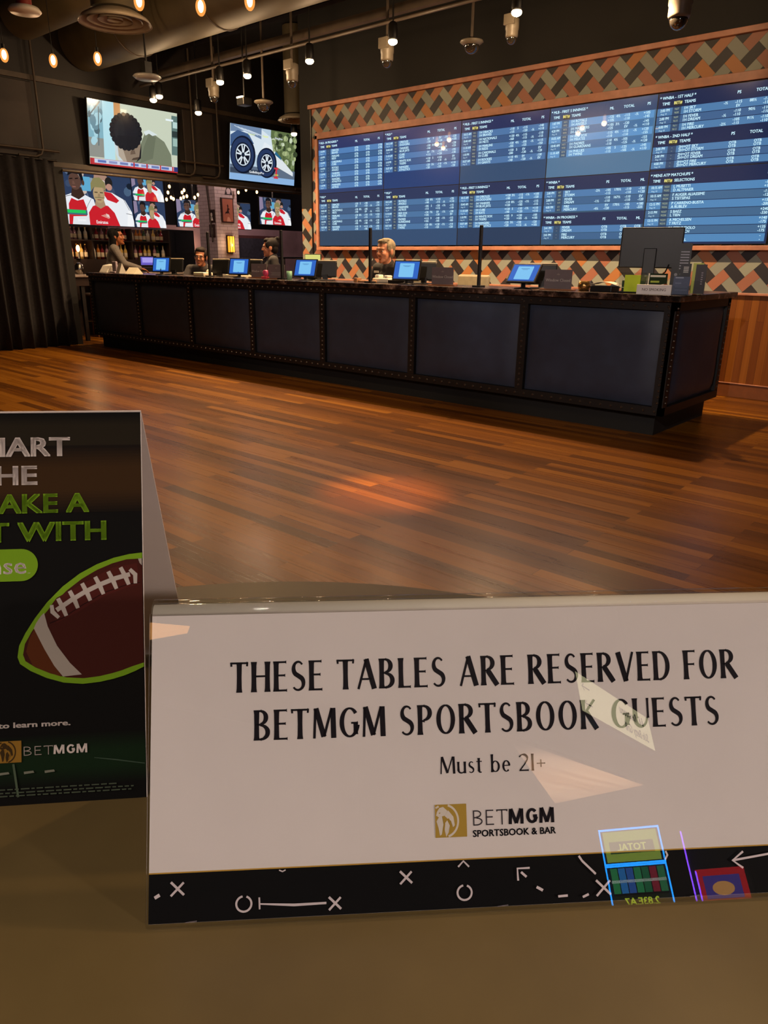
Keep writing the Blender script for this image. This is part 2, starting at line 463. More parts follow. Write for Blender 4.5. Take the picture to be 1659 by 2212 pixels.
# bar room beyond the opening
struct(MB().box((-20, 5.6, 0), (-19.8, 17, 5)).build('wall_bar', M_DARKBAR), 'dark far wall of the bar room', 'wall')
struct(MB().box((-19.8, 3.9, 0), (XS-.3, 4.1, 5)).build('wall_bar_left', M_DARKBAR), 'dark side wall of the bar room', 'wall')
struct(MB().box((-19.8, 16.6, 0), (-9.46, 16.8, 5)).build('wall_bar_right', M_DARKBAR), 'dark end wall of the bar room', 'wall')
struct(MB().box((-19.8, 4.1, 3.55), (XS-.3, 16.6, 3.65)).build('ceiling_bar', M_CEIL), 'low dark ceiling of the bar room', 'ceiling')

# ---- herringbone tiles (structure part of the back wall)
def clip(poly, f):
    out = []
    for i in range(len(poly)):
        a, b = poly[i], poly[(i+1) % len(poly)]
        da, db = f(a), f(b)
        if da >= 0: out.append(a)
        if (da >= 0) != (db >= 0):
            t = da/(da-db); out.append((a[0]+(b[0]-a[0])*t, a[1]+(b[1]-a[1])*t))
    return out
WT = .0762
def herringbone(name, x0, x1, z0, z1, y, parent, seed=1):
    rnd = random.Random(seed); mb = MB()
    pal = {'s': ('#868a7e', '#8b8f80', '#7f8379'), 'o': ('#9f6a48', '#97604a', '#a66d3c', '#935f4a'), 'k': ('#241f22', '#1f1e26', '#1e1b1c')}
    fs = (lambda p: p[0]-x0, lambda p: x1-p[0], lambda p: p[1]-z0, lambda p: z1-p[1])
    i0 = int((x0+2.752)/(4*WT))-2; i1 = int((x1+2.752)/(4*WT))+2
    j0 = int((z0-1.345)/(2*WT))-3; j1 = int((z1-1.345)/(2*WT))+3
    for i in range(i0, i1+1):
        for j in range(j0, j1+1):
            for kind in (0, 1):
                if kind == 0:
                    ox, oz = -2.752+4*WT*i, 1.345+2*WT*j
                    q = [(0, 0), (WT, WT), (3*WT, -WT), (2*WT, -2*WT)][::-1]
                    t = {0: 'k', 1: 'o', 2: 's'}[j % 3]
                else:
                    ox, oz = -2.752+4*WT*i-2*WT, 1.345+2*WT*j
                    q = [(0, 0), (WT, -WT), (3*WT, WT), (2*WT, 2*WT)]
                    t = {0: 's', 1: 'k', 2: 'o'}[j % 3]
                g = .0008
                cxm = sum(p[0] for p in q)/4; czm = sum(p[1] for p in q)/4
                q = [(ox+cxm+(p[0]-cxm)*(1-g/WT), oz+czm+(p[1]-czm)*(1-g/WT)) for p in q]
                for f in fs:
                    q = clip(q, f)
                    if len(q) < 3: break
                if len(q) < 3: continue
                mb.add([(a, y, b) for a, b in q], [tuple(range(len(q)))], 0, rnd.choice(pal[t]))
    mb.box((x0, y+.002, z0), (x1, y+.018, z1), 0, '#1d1816')
    return struct(mb.build(name, M_PAINTED, parent))
tiles = herringbone('herringbone_tiles', -9.17, 4.0, 1.10, 3.56, YB, wb)
herringbone('herringbone_tiles', -9.45, -9.19, 1.10, 2.16, YB+.012, wb, 4)

# ---- wood trims, wainscot, baseboard
struct(MB().box((-9.21, YB-.05, 3.56), (4, YB+.02, 3.615)).build('trim_1', M_TRIM, bevel=.004), 'orange wood rail along the top of the patterned wall', 'trim')
LX = [-8.96, -7.615, -6.27, -4.98, -3.675, -2.35]
LZ = (1.595, 2.36, 3.118)
fr = MB()
fy = YB-.07
fr.box((LX[0]-.065, fy-.015, LZ[1]*2-LZ[0]+.0), (LX[-1]+.09, YB, LZ[1]*2-LZ[0]+.085))
fr.box((LX[0]-.065, fy-.015, LZ[0]-.06), (LX[-1]+.09, YB, LZ[0]-.012))
fr.box((LX[0]-.065, fy-.015, LZ[0]-.012), (LX[0]-.015, YB, LZ[2]+.06))
fr.box((LX[-1]+.04, fy-.015, LZ[0]-.012), (LX[-1]+.09, YB, LZ[2]+.06))
struct(fr.build('trim_2', M_TRIM, bevel=.004), 'orange wood frame around the odds screens', 'trim')
struct(MB().box((-9.19, YB-.02, 1.1), (-9.17, YB+.02, 3.56)).build('trim_3', M_STEEL), 'thin dark edge strip at the left end of the patterned wall', 'trim')
struct(MB().box((-9.45, YB-.015, .15), (4, YB+.02, 1.085)).build('wainscot', M_WAINS, wb))
struct(MB().box((-9.45, YB-.045, 1.082), (4, YB+.02, 1.108)).build('trim_4', M_TRIM, bevel=.005), 'wood cap rail on the panelling right of the counter', 'trim')
struct(MB().box((-9.45, YB-.035, 0), (4, YB+.02, .148)).box((-9.45, YB-.045, .148), (4, YB+.02, .156), 1).build('baseboard_back', [mat('base_wood', '#6d3d1c', .45), M_TRIM], bevel=.004), 'wood baseboard under the panelled wall', 'baseboard')

# ---- ceiling services
duct = thing('air_duct', 'large khaki round air duct hung under the ceiling parallel to the counter', 'duct', (-6, 6.62, 4.1))
mb = MB(); mb.cone((-12.1, 6.62, 4.52), (6, 6.62, 4.52), .40, n=40)
o = mb.build('duct_pipe', M_DUCT, duct)
for x in (-10.6, -8.6, -6.6, -4.6, -2.6):
    q = MB()
    q.tube([(x, 6.62+.405*math.cos(R(a)), 4.52+.405*math.sin(R(a))) for a in range(0, 361, 15)], .012, 6)
    q.tube([(x, 6.215, 4.52), (x, 6.215, 5.0)], .006, 6); q.tube([(x, 7.025, 4.52), (x, 7.025, 5.0)], .006, 6)
    q.build('hanger_strap', M_PIPE, duct)
b2 = thing('air_duct', 'second khaki air duct running toward the ceiling above the bulkhead at far left', 'duct', (-7.2, 5.6, 4.32))
MB().cone((-11.9, 5.6, 4.62), (-2.5, 5.6, 4.62), .30, n=32).build('duct_pipe', M_DUCT, b2)
tag(MB().tube([(-11.9, 7.42, 4.02), (-9.7, 7.42, 4.02), (-8.36, 7.42, 4.02), (-5.0, 7.42, 4.02), (2, 7.42, 4.02)], .022).build('conduit', M_PIPE), 'long conduit below the big duct, above the lamps over the counter', 'pipe')
tag(MB().box((-11.9, 7.62, 4.16), (3, 7.70, 4.26)).build('ceiling_beam', M_PIPE), 'slim dark beam behind the long conduit under the ceiling', 'beam')
for k, (y, lab) in enumerate(((4.0, 'dark ceiling joist nearest the tables'), (8.2, 'dark ceiling joist next to the patterned wall'))):
    tag(MB().box((-12, y, 4.72), (8, y+.14, 5.0)).build('ceiling_joist', M_CEIL), lab, 'beam')

# bulkhead face: panels, ledge and conduits
MB().box((XS, 3.2, 2.70), (XS+.06, 13.0, 2.78)).build('bulkhead_ledge', M_PIPE, ws, bevel=.01)
MB().box((XS, -2, 3.86), (XS+.05, 13.0, 3.93)).build('bulkhead_rail', M_PIPE, ws)
panel = lambda y0, y1, lab: MB().box((XS, y0, 2.82), (XS+.03, y1, 3.84)).build('bulkhead_panel', mat('bulkhead_board', '#332b27', .6, var=.3, scale=2), ws, bevel=.01)
panel(3.6, 5.05, 'brown bulkhead board above the left end of the curtain')
panel(5.1, 5.72, 'brown bulkhead board left of the bowed-head TV')
panel(8.34, 8.98, 'brown bulkhead board between the two upper TVs')
xp = XS+.10
def conduit(pts, lab, r=.018):
    return tag(MB().tube(pts, r).build('conduit', M_PIPE), lab, 'pipe')
def bend(y, z0, z1, s, zr=.12):
    return [(xp, y, z1), (xp, y, z0+zr*1.6), (xp, y, z0+zr), (xp, y+s*zr*.3, z0+zr*.3), (xp, y+s*zr, z0), (xp, y+s*zr*3.2, z0)]
conduit(bend(5.10, 2.82, 4.9, -1), 'conduit down the bulkhead, left of two above the curtain')
conduit(bend(5.75, 2.82, 4.9, -1), 'conduit down the bulkhead just left of the bowed-head TV')
conduit(bend(8.48, 2.78, 4.9, -1), 'bent conduit down the bulkhead just right of the bowed-head TV')
conduit(bend(9.02, 2.78, 4.9, -1), 'bent conduit down the bulkhead just left of the trailer TV')
conduit(bend(11.25, 2.74, 3.75, -1), 'bent conduit down the bulkhead right of the trailer TV', .024)
conduit([(xp, 8.2, 3.0), (xp, 9.1, 3.0)], 'short level conduit crossing between the two upper TVs')
conduit([(xp, 4.6, 2.92), (xp, 6.0, 2.92)], 'level conduit on the bulkhead above the curtain')
conduit([(xp+.02, 6.0, 2.66), (xp+.02, 13.0, 2.66)], 'long level conduit under the bulkhead above the bar opening', .02)

# ---- curtains
def curtain(name, x, y0, y1, z0, z1, lab, n, seed, depth=.07, parent_rail=True):
    rnd = random.Random(seed); t = thing(name, lab, 'curtain', (x, (y0+y1)/2, z0))
    N = n*10; top = []; vs = []; rows = 7
    ph = [rnd.uniform(-.3, .3) for _ in range(n+1)]
    for r_ in range(rows):
        v = r_/(rows-1)
        for i in range(N+1):
            u = i/N; k = u*n; a = 2*math.pi*k + ph[int(min(k, n-.01))]*math.sin(math.pi*(k % 1))*2
            amp = depth*(.55+.45*v)*(1+.25*math.sin(k*1.7+seed))
            vs.append((x+amp*math.sin(a)+.015*math.sin(k*.9+v*3), y0+(y1-y0)*u+.025*math.cos(a)*v, z1+(z0-z1)*v))
    fs = [(r_*(N+1)+i, r_*(N+1)+i+1, (r_+1)*(N+1)+i+1, (r_+1)*(N+1)+i) for r_ in range(rows-1) for i in range(N)]
    o = MB().add(vs, fs, 0, (1, 1, 1), True).build('drape', M_FABRIC, t)
    sd = o.modifiers.new('thick', 'SOLIDIFY'); sd.thickness = .008; sd.offset = 0
    MB().tube([(x, y0-.05, z1-.01), (x, y1+.05, z1-.01)], .014).build('curtain_rail', M_STEEL, t)
    return t
curtain('curtain', -11.98, 3.6, 5.86, .01, 2.79, 'floor length black pleated curtain at the left of the bar opening', 12, 3)
curtain('curtain', -12.0, 11.05, 12.5, .01, 2.62, 'black curtain right of the bar opening beside the patterned wall', 8, 5, .05)
tag(MB().box((-12.3, 5.86, 0), (-12.06, 6.02, 2.7)).build('opening_post', M_BLACK), 'black post at the right edge of the left curtain', 'post')
# ================================================================== CASHIERS' COUNTER
M_LEATH = mat('slate_leather', '#272f40', .5, var=.14, scale=8, bump=.12)
M_IRON = mat('black_iron', '#0d0b0b', .5, var=.2)
M_STUD = mat('stud_metal', '#6b6259', .35, metal=.9)
def granite():
    m = bpy.data.materials.new('granite'); m.use_nodes = True; nt = m.node_tree; b = nt.nodes['Principled BSDF']
    tc = nt.nodes.new('ShaderNodeTexCoord'); nz = nt.nodes.new('ShaderNodeTexNoise'); nz.inputs['Scale'].default_value = 9; nz.inputs['Detail'].default_value = 9; nz.inputs['Roughness'].default_value = .7
    nt.links.new(tc.outputs['Object'], nz.inputs['Vector'])
    rp = nt.nodes.new('ShaderNodeValToRGB'); e = rp.color_ramp.elements
    e[0].position = .42; e[0].color = (*lin('#16110f'), 1); e[1].position = .72; e[1].color = (*lin('#b09a86'), 1)
    q = e.new(.53); q.color = (*lin('#3a2a22'), 1); q = e.new(.6); q.color = (*lin('#6e5648'), 1)
    nt.links.new(nz.outputs['Fac'], rp.inputs['Fac']); nt.links.new(rp.outputs['Color'], b.inputs['Base Color'])
    b.inputs['Roughness'].default_value = .22
    return m
M_GRAN = granite()
ZC = 1.155
CX0, CX1, CYF = -11.62, -2.24, 6.03
CYB = 7.35        # rear end of the short return
ct = thing('cashier_counter', 'long black betting counter with slate padded panels and studded iron strips', 'counter', ((CX0+CX1)/2, 6.3, 0))
ou = [(CX0, 5.98), (CX1+.05, 5.98), (CX1+.05, CYB+.04), (-2.92, CYB+.04), (-2.92, 6.64), (CX0, 6.64)]
MB().prism([(x, y, ZC-.05) for x, y in ou], (0, 0, .05)).build('countertop', M_GRAN, ct, bevel=.006)
body = MB(); ou2 = [(CX0+.03, CYF+.03), (CX1-.03, CYF+.03), (CX1-.03, CYB), (-2.86, CYB), (-2.86, 6.22), (CX0+.03, 6.22)]
body.prism([(x, y, .22) for x, y in ou2], (0, 0, ZC-.05-.22))
body.build('counter_body', M_IRON, ct)
kick = [(CX0+.06, CYF+.09), (CX1-.08, CYF+.09), (CX1-.08, CYB-.03), (-2.8, CYB-.03), (-2.8, 6.2), (CX0+.06, 6.2)]
MB().prism([(x, y, 0) for x, y in kick], (0, 0, .22)).build('toe_kick', M_BLACK, ct)
SEAM = [CX0+.04, -10.22, -8.897, -7.56, -6.275, -4.937, -3.614, CX1-.04]
def pad(lo, hi, axis):
    """soft panel bulging towards the room: lo/hi are (along, z); axis 'y' faces -Y, 'x' faces +X"""
    n, mm = 14, 10; vs = []
    for j in range(mm+1):
        for i in range(n+1):
            u, v = i/n, j/mm
            e = min(u, 1-u)*(hi[0]-lo[0]); g = min(v, 1-v)*(hi[1]-lo[1])
            k = (1-math.exp(-e/.035))*(1-math.exp(-g/.035))
            d = .012+.030*k+.004*math.sin(u*9+lo[0]*3)*math.sin(v*7)*k
            a = lo[0]+(hi[0]-lo[0])*u; z = lo[1]+(hi[1]-lo[1])*v
            vs.append((a, CYF+.03-d, z) if axis == 'y' else (CX1-.03+d, a, z))
    fs = [(j*(n+1)+i, j*(n+1)+i+1, (j+1)*(n+1)+i+1, (j+1)*(n+1)+i) for j in range(mm) for i in range(n)]
    return MB().add(vs, fs, 0, (1, 1, 1), True)
for k in range(7):
    pad((SEAM[k]+.05, .262), (SEAM[k+1]-.05, 1.03), 'y').build('padded_panel', M_LEATH, ct)
pad((CYF+.09, .262), (CYB-.08, 1.03), 'x').build('padded_panel', M_LEATH, ct)
def studs(mb, p0, p1, n, N):
    p0, p1, N = Vector(p0), Vector(p1), Vector(N)
    for i in range(n):
        q = p0+(p1-p0)*((i+.5)/n); mb.cone(q, q+N*.010, .013, .006, 8, 1)
for k, x in enumerate(SEAM):
    mb = MB().box((x-.042, CYF-.012, .22), (x+.042, CYF+.03, 1.10))
    studs(mb, (x, CYF-.012, .27), (x, CYF-.012, 1.08), 16, (0, -1, 0))
    mb.build('stud_strip', [M_IRON, M_STUD], ct)
for y in (CYF+.03, CYB-.035):
    mb = MB().box((CX1-.03, y-.042, .22), (CX1+.012, y+.042, 1.10))
    studs(mb, (CX1+.012, y, .27), (CX1+.012, y, 1.08), 16, (1, 0, 0))
    mb.build('stud_strip', [M_IRON, M_STUD], ct)
mb = MB().box((CX0, CYF-.016, 1.035), (CX1+.012, CYF+.03, 1.104)); studs(mb, (CX0+.1, CYF-.016, 1.07), (CX1, CYF-.016, 1.07), 96, (0, -1, 0))
mb.build('top_rail', [M_IRON, M_STUD], ct)
mb = MB().box((CX0, CYF-.02, .19), (CX1+.016, CYF+.03, .258)); studs(mb, (CX0+.1, CYF-.02, .224), (CX1, CYF-.02, .224), 96, (0, -1, 0))
mb.build('bottom_rail', [M_IRON, M_STUD], ct)
MB().box((CX1-.03, CYF-.02, .19), (CX1+.016, CYB, .258)).build('bottom_rail', M_IRON, ct)
MB().box((CX1-.03, CYF-.016, 1.035), (CX1+.012, CYB, 1.104)).build('top_rail', M_IRON, ct)

# ---- divider posts on the counter
posts = []
for px, lab in ((-8.63, 'thin black post on the counter in front of the woman with glasses'),
                (-7.15, 'thin black post on the counter beside the woman with the bun'),
                (-5.69, 'thin black post on the counter left of the grey-haired man'),
                (-4.25, 'thin black post on the counter in front of the empty beige chair')):
    t = thing('divider_post', lab, 'post', (px, 6.2, ZC), 'divider posts along the counter')
    MB().cbox((px, 6.2, ZC+.008), (.09, .09, .016)).build('post_base', M_IRON, t)
    MB().box((px-.014, 6.186, ZC+.016), (px+.014, 6.214, ZC+.565)).build('post_shaft', M_IRON, t, bevel=.004)

# ---- customer tablets, staff monitors
M_LITEDGE = mat('pale_metal_edge', '#cfc3a4', .35, var=.05)
def tablet(x, y, rz, lab, tilt=22, swing=0):
    t = thing('tablet', lab, 'tablet', (x, y, ZC), 'customer tablets on the counter')
    MB().lathe([(.0, 0), (.085, 0), (.085, .008), (.03, .016), (.022, .02), (.022, .075), (.0, .075)], (x, y, ZC), 24).build('stand_foot', M_STEEL, t)
    A = Matrix.Rotation(rz, 4, 'Z') @ Matrix.Rotation(R(-tilt), 4, 'X')
    c0 = Vector((x, y, ZC+.142))
    def put(p): return c0 + (A @ Vector(p))
    hw, hh = .148, .106
    mb = MB(); mb.add([put(p) for p in ((-hw, .0, -hh), (hw, .0, -hh), (hw, .022, -hh), (-hw, .022, -hh), (-hw, .0, hh), (hw, .0, hh), (hw, .022, hh), (-hw, .022, hh))],
           [(3,2,1,0),(4,5,6,7),(0,1,5,4),(1,2,6,5),(2,3,7,6),(3,0,4,7)])
    mb.build('tablet_body', M_PLAST, t, bevel=.005)
    MB().cone(put((0, .02, -.02)), (x, y, ZC+.07), .02, .02).build('tilt_arm', M_STEEL, t)
    U = A.to_3x3() @ Vector((1, 0, 0)); V = A.to_3x3() @ Vector((0, 0, 1))
    p = Pic(put((-hw+.014, 0, -hh+.014)), U, V, 2*hw-.028, 2*hh-.028)
    p.rect(0, 0, 1, 1, '#2e66c4'); p.rect(.0, 0, 1, .06, '#214f9f')
    p.poly([(.22, .10), (.78, .10), (.80, .13), (.80, .87), (.78, .90), (.22, .90), (.20, .87), (.20, .13)], '#7cc3f2')
    p.rect(.34, .74, .66, .765, '#3b6fae'); p.rect(.40, .69, .60, .71, '#4f86c0', lift=False)
    p.mb.build('screen', M_SCREEN, t)
    return t
def monitor(x, y, rz, lab, wd=.27, ht=.185):
    t = thing('staff_monitor', lab, 'monitor', (x, y, ZC), "staff monitors along the counter")
    A = Matrix.Translation((x, y, ZC)) @ Matrix.Rotation(rz, 4, 'Z')
    MB().box((-.11, -.07, 0), (.11, .09, .012), M=A).build('stand_foot', M_PLAST, t, bevel=.004)
    T = A @ Matrix.Translation((0, .03, .035)) @ Matrix.Rotation(R(-12), 4, 'X')
    MB().box((-wd/2, -.02, 0), (wd/2, .012, ht), M=T).build('monitor_back', M_PLAST, t, bevel=.012)
    MB().box((-wd/2, -.018, ht), (wd/2, .014, ht+.012), M=T).build('top_edge', M_LITEDGE, t, bevel=.004)
    MB().box((-wd/2+.02, .012, .02), (wd/2-.02, .014, ht-.02), M=T).build('screen', mat('staff_screen', '#0b1420', .2, emit='#8fb6d8', estr=.9), t)
    MB().box((-.03, -.02, .01), (.03, .03, .07), M=A).build('stand_neck', M_PLAST, t)
    return t
TAB = ((-9.72, .36, 'leftmost lit blue tablet on the counter, beside the bartender', 14), (-7.93, .34, 'lit blue tablet left of the woman with the bun', 16),
       (-6.68, .30, 'lit blue tablet at the left end of the odds screens', 20), (-5.13, .34, 'lit blue tablet right of the grey-haired man', 22),
       (-3.72, .05, 'rightmost lit blue tablet, tilted far back beside a closed sign', 40))
for x, rz, lab, tl in TAB: tablet(x, 6.15, rz, lab, tl)
for px, rz, lab in ((376, .5, 'staff monitor behind the leftmost tablet'), (474, .35, 'staff monitor right of the woman with glasses'), (543, .4, 'staff monitor left of the woman with the bun'),
                   (702, .6, 'staff monitor behind the tablet at the left end of the odds screens'), (916, .65, 'staff monitor right of the grey-haired man'), (1172, .55, 'staff monitor behind the rightmost tablet')):
    x = at(px, 590, Y=6.42).x
    monitor(x, 6.42, rz, lab)

# ---- small signs on the counter
def leaf(pic, u, v, s, c):
    pic.oval(u, v, s*.5, s*.8, c, 4); pic.oval(u-s*.55, v-s*.2, s*.4, s*.5, c, 4, lift=False); pic.oval(u+s*.55, v-s*.2, s*.4, s*.5, c, 4, lift=False)
def closed_sign(x, y, rz, lab, wd=.235, ht=.165, lines=('Window Closed',), face='#6a5c5c', bars=0):
    t = thing('closed_sign', lab, 'sign', (x, y, ZC), 'grey signs standing on the counter')
    A = Matrix.Translation((x, y, ZC)) @ Matrix.Rotation(rz, 4, 'Z')
    MB().box((-wd/2-.03, -.03, 0), (wd/2+.03, .05, .012), M=A).build('sign_base', mat('copper_base', '#b0734c', .35, metal=.5), t, bevel=.002)
    MB().box((-wd/2, 0, .012), (wd/2, .006, .012+ht), M=A).build('sign_plate', mat('sign_grey'+face[1:], face, .5, var=.05), t)
    p = Pic(A @ Vector((-wd/2, 0, .012)), A.to_3x3() @ Vector((1, 0, 0)), (0, 0, 1), wd, ht)
    cr = Pic(A @ Vector((-wd/2, 0, .012)), A.to_3x3() @ Vector((1, 0, 0)), (0, 0, 1), wd, ht); leaf(cr, .5, .76, .07, '#8f827c'); cr.mb.build('crest', M_PRINT, t)
    n = len(lines)
    for i, s in enumerate(lines):
        p.text(s, .5, .38-.17*i, .026 if n == 1 else .013, '#cfc6bd', 'c', bold=.01, sx=.95)
    for i in range(bars): p.rect(.16+.05*(i % 2), .40-.09*i, .84-.06*(i % 3), .43-.09*i, '#9a918b', lift=i == 0)
    p.mb.build('print', M_PRINT, t)
    return t
closed_sign(-4.68, 6.18, .25, 'grey Window Closed sign between the man and the empty chair')
closed_sign(-3.37, 6.16, .2, 'grey Window Closed sign right of the rightmost tablet', .25)
closed_sign(-7.74, 6.32, .3, 'grey sign behind the tablet left of the woman with the bun')
closed_sign(-7.26, 6.2, .3, 'grey sign with small lines of text in front of the woman with the bun', .24, .16, (), bars=3)

# NO SMOKING block
t = thing('no_smoking_sign', 'white NO SMOKING block at the right front corner of the counter', 'sign', (-2.46, 6.10, ZC))
A = Matrix.Translation((-2.46, 6.10, ZC)) @ Matrix.Rotation(.25, 4, 'Z')
MB().box((-.135, -.018, 0), (.135, .018, .075), M=A).build('sign_block', mat('sign_white', '#ddd2ca', .5, var=.04), t, bevel=.002)
p = Pic(A @ Vector((-.135, -.018, 0)), A.to_3x3() @ Vector((1, 0, 0)), (0, 0, 1), .27, .075)
p.text('NO SMOKING', .5, .36, .022, '#5a4a48', 'c', bold=.012, sx=.98)
p.mb.build('print', M_PRINT, t)

# big black monitor seen from behind
t = thing('desktop_monitor', 'big black computer monitor seen from behind at the right end of the counter', 'monitor', (-2.66, 6.42, ZC))
A = Matrix.Translation((-2.66, 6.42, ZC)) @ Matrix.Rotation(.32, 4, 'Z')
MB().box((-.25, -.02, .20), (.25, .02, .525), M=A).build('monitor_back', M_PLAST, t, bevel=.01)
MB().box((-.24, .02, .21), (.24, .022, .515), M=A).build('screen', mat('staff_screen', '#0b1420', .2, emit='#8fb6d8', estr=.9), t)
MB().box((-.05, -.06, .02), (.05, -.01, .36), M=A).build('stand_neck', M_PLAST, t, bevel=.006)
MB().box((-.14, -.12, 0), (.14, .10, .02), M=A).build('stand_foot', M_PLAST, t, bevel=.006)
MB().box((-.02, -.026, .203), (.02, -.02, .22), M=A).build('badge', mat('brass_badge', '#d8a93c', .3, metal=.6), t)
MB().tube([A @ Vector(q) for q in ((.16, -.02, .23), (.14, -.06, .17), (.08, -.09, .12), (.03, -.12, .06))], .006).build('cable', M_PLAST, t)

# clear box with lime slips
M_ACRYL_C = None
def acrylic(name, tint=(1, 1, 1), ior=1.49):
    """thin clear plastic: see-through with mirror-like sheen by angle"""
    m = bpy.data.materials.new(name); m.use_nodes = True; nt = m.node_tree
    for n in list(nt.nodes):
        if n.type == 'BSDF_PRINCIPLED': nt.nodes.remove(n)
    out = nt.nodes['Material Output']; tr = nt.nodes.new('ShaderNodeBsdfTransparent'); tr.inputs[0].default_value = (*tint, 1)
    gl = nt.nodes.new('ShaderNodeBsdfGlossy'); gl.inputs['Roughness'].default_value = .0
    mx = nt.nodes.new('ShaderNodeMixShader'); L = nt.links.new; f0 = ((ior-1)/(ior+1))**2
    lw = nt.nodes.new('ShaderNodeLayerWeight'); lw.inputs['Blend'].default_value = .5      # facing = 1 - cos of the angle
    pw = nt.nodes.new('ShaderNodeMath'); pw.operation = 'POWER'; pw.inputs[1].default_value = 5; L(lw.outputs['Facing'], pw.inputs[0])
    ma = nt.nodes.new('ShaderNodeMath'); ma.operation = 'MULTIPLY_ADD'; ma.inputs[1].default_value = 1-f0; ma.inputs[2].default_value = f0; L(pw.outputs[0], ma.inputs[0])
    L(ma.outputs[0], mx.inputs[0]); L(tr.outputs[0], mx.inputs[1]); L(gl.outputs[0], mx.inputs[2]); L(mx.outputs[0], out.inputs['Surface'])
    MATS[name] = m
    return m
M_ACR = acrylic('clear_acrylic', (.985, .99, .985))
t = thing('leaflet_box', 'clear box holding lime green slips under the big black monitor', 'box', (-2.68, 6.2, ZC))
x, y = -2.68, 6.2
MB().box((x-.11, y-.06, 0+ZC), (x+.11, y+.06, ZC+.012)).build('box_base', M_PLAST, t)
q = MB()
for lo, hi in (((x-.11, y-.06), (x+.11, y-.057)), ((x-.11, y+.057), (x+.11, y+.06)), ((x-.11, y-.057), (x-.107, y+.057)), ((x+.107, y-.057), (x+.11, y+.057))):
    q.box((*lo, ZC+.012), (*hi, ZC+.165))
q.build('box_walls', M_ACR, t)
MB().box((x-.07, y-.03, ZC+.012), (x+.065, y-.02, ZC+.145)).build('lime_slips', mat('lime_paper', '#d4ea3c', .6, var=.05), t)
MB().box((x-.10, y-.01, ZC+.012), (x-.02, y+.02, ZC+.10)).box((x+.03, y-.01, ZC+.012), (x+.10, y+.02, ZC+.10)).build('dark_slips', mat('dark_green_card', '#2d3f2c', .6), t)

# small tent card behind the NO SMOKING block
t = thing('tent_card', 'small dark green tent card behind the NO SMOKING block', 'card', (-2.50, 6.25, ZC))
A = Matrix.Translation((-2.50, 6.25, ZC)) @ Matrix.Rotation(.3, 4, 'Z')
q = MB(); q.prism([A @ Vector(p) for p in ((-.075, -.04, 0), (-.075, 0, .16), (-.075, .04, 0))], A.to_3x3() @ Vector((.15, 0, 0)))
q.build('folded_card', M_CREAM, t)
Vv = (A.to_3x3() @ Vector((0, .04, .16)))
p = Pic(A @ Vector((-.075, -.04, 0)), A.to_3x3() @ Vector((1, 0, 0)), Vv, .15, .165)
p.rect(.06, .0, 1, 1, '#22301c'); p.rect(.1, .82, .9, .92, '#d9d2bd'); p.rect(.14, .55, .6, .64, '#9fb04a', lift=False)
p.ring(.86, .1, .38, .38, .3, '#c9c4b4', 70, 190); p.oval(.95, .2, .2, .3, '#7a3b22')
p.mb.build('print', M_PRINT, t)

# tall narrow black sign with a list of white bars, blue leaflet in front
t = thing('list_sign', 'tall narrow black sign with short white bars right of the big black monitor', 'sign', (-2.40, 6.45, ZC))
A = Matrix.Translation((-2.40, 6.45, ZC)) @ Matrix.Rotation(.35, 4, 'Z')
MB().box((-.07, -.005, 0), (.07, .005, .40), M=A).build('sign_board', M_PLAST, t)
MB().box((-.08, -.05, 0), (.08, .06, .012), M=A).build('sign_foot', M_PLAST, t)
p = Pic(A @ Vector((-.07, -.005, 0)), A.to_3x3() @ Vector((1, 0, 0)), (0, 0, 1), .14, .40)
for i in range(8): p.rect(.42, .49+i*.055, .9, .512+i*.055, '#a8a8b4' if i != 7 else '#5a5a66', lift=i == 0)
p.oval(.28, .38, .09, .032, '#9a9aa2'); p.text('IDK', .62, .37, .016, '#b4b4bc', 'c', bold=.02)
p.mb.build('print', M_PRINT, t)
t = thing('leaflet_holder', 'blue leaflets in a clear stand right of the NO SMOKING block', 'leaflet', (-2.27, 6.16, ZC))
A = Matrix.Translation((-2.27, 6.16, ZC)) @ Matrix.Rotation(.3, 4, 'Z') @ Matrix.Rotation(R(-14), 4, 'X')
MB().box((-.062, 0, .004), (.062, .012, .145), M=A).build('leaflets', mat('slate_blue_card', '#3f4a66', .55), t)
MB().box((-.066, -.004, 0), (.066, -.002, .07), M=A).box((-.066, .014, 0), (.066, .016, .10), M=A).build('holder', M_ACR, t)
p = Pic(A @ Vector((-.062, 0, .004)), A.to_3x3() @ Vector((1, 0, 0)), A.to_3x3() @ Vector((0, 0, 1)), .124, .141)
p.rect(.12, .62, .5, .65, '#8790a8'); p.rect(.14, .42, .9, .44, '#8790a8', lift=False); p.rect(.14, .24, .9, .26, '#8790a8', lift=False); p.rect(.1, .9, .6, .97, '#9aa2b4', lift=False)
p.mb.build('print', M_PRINT, t)
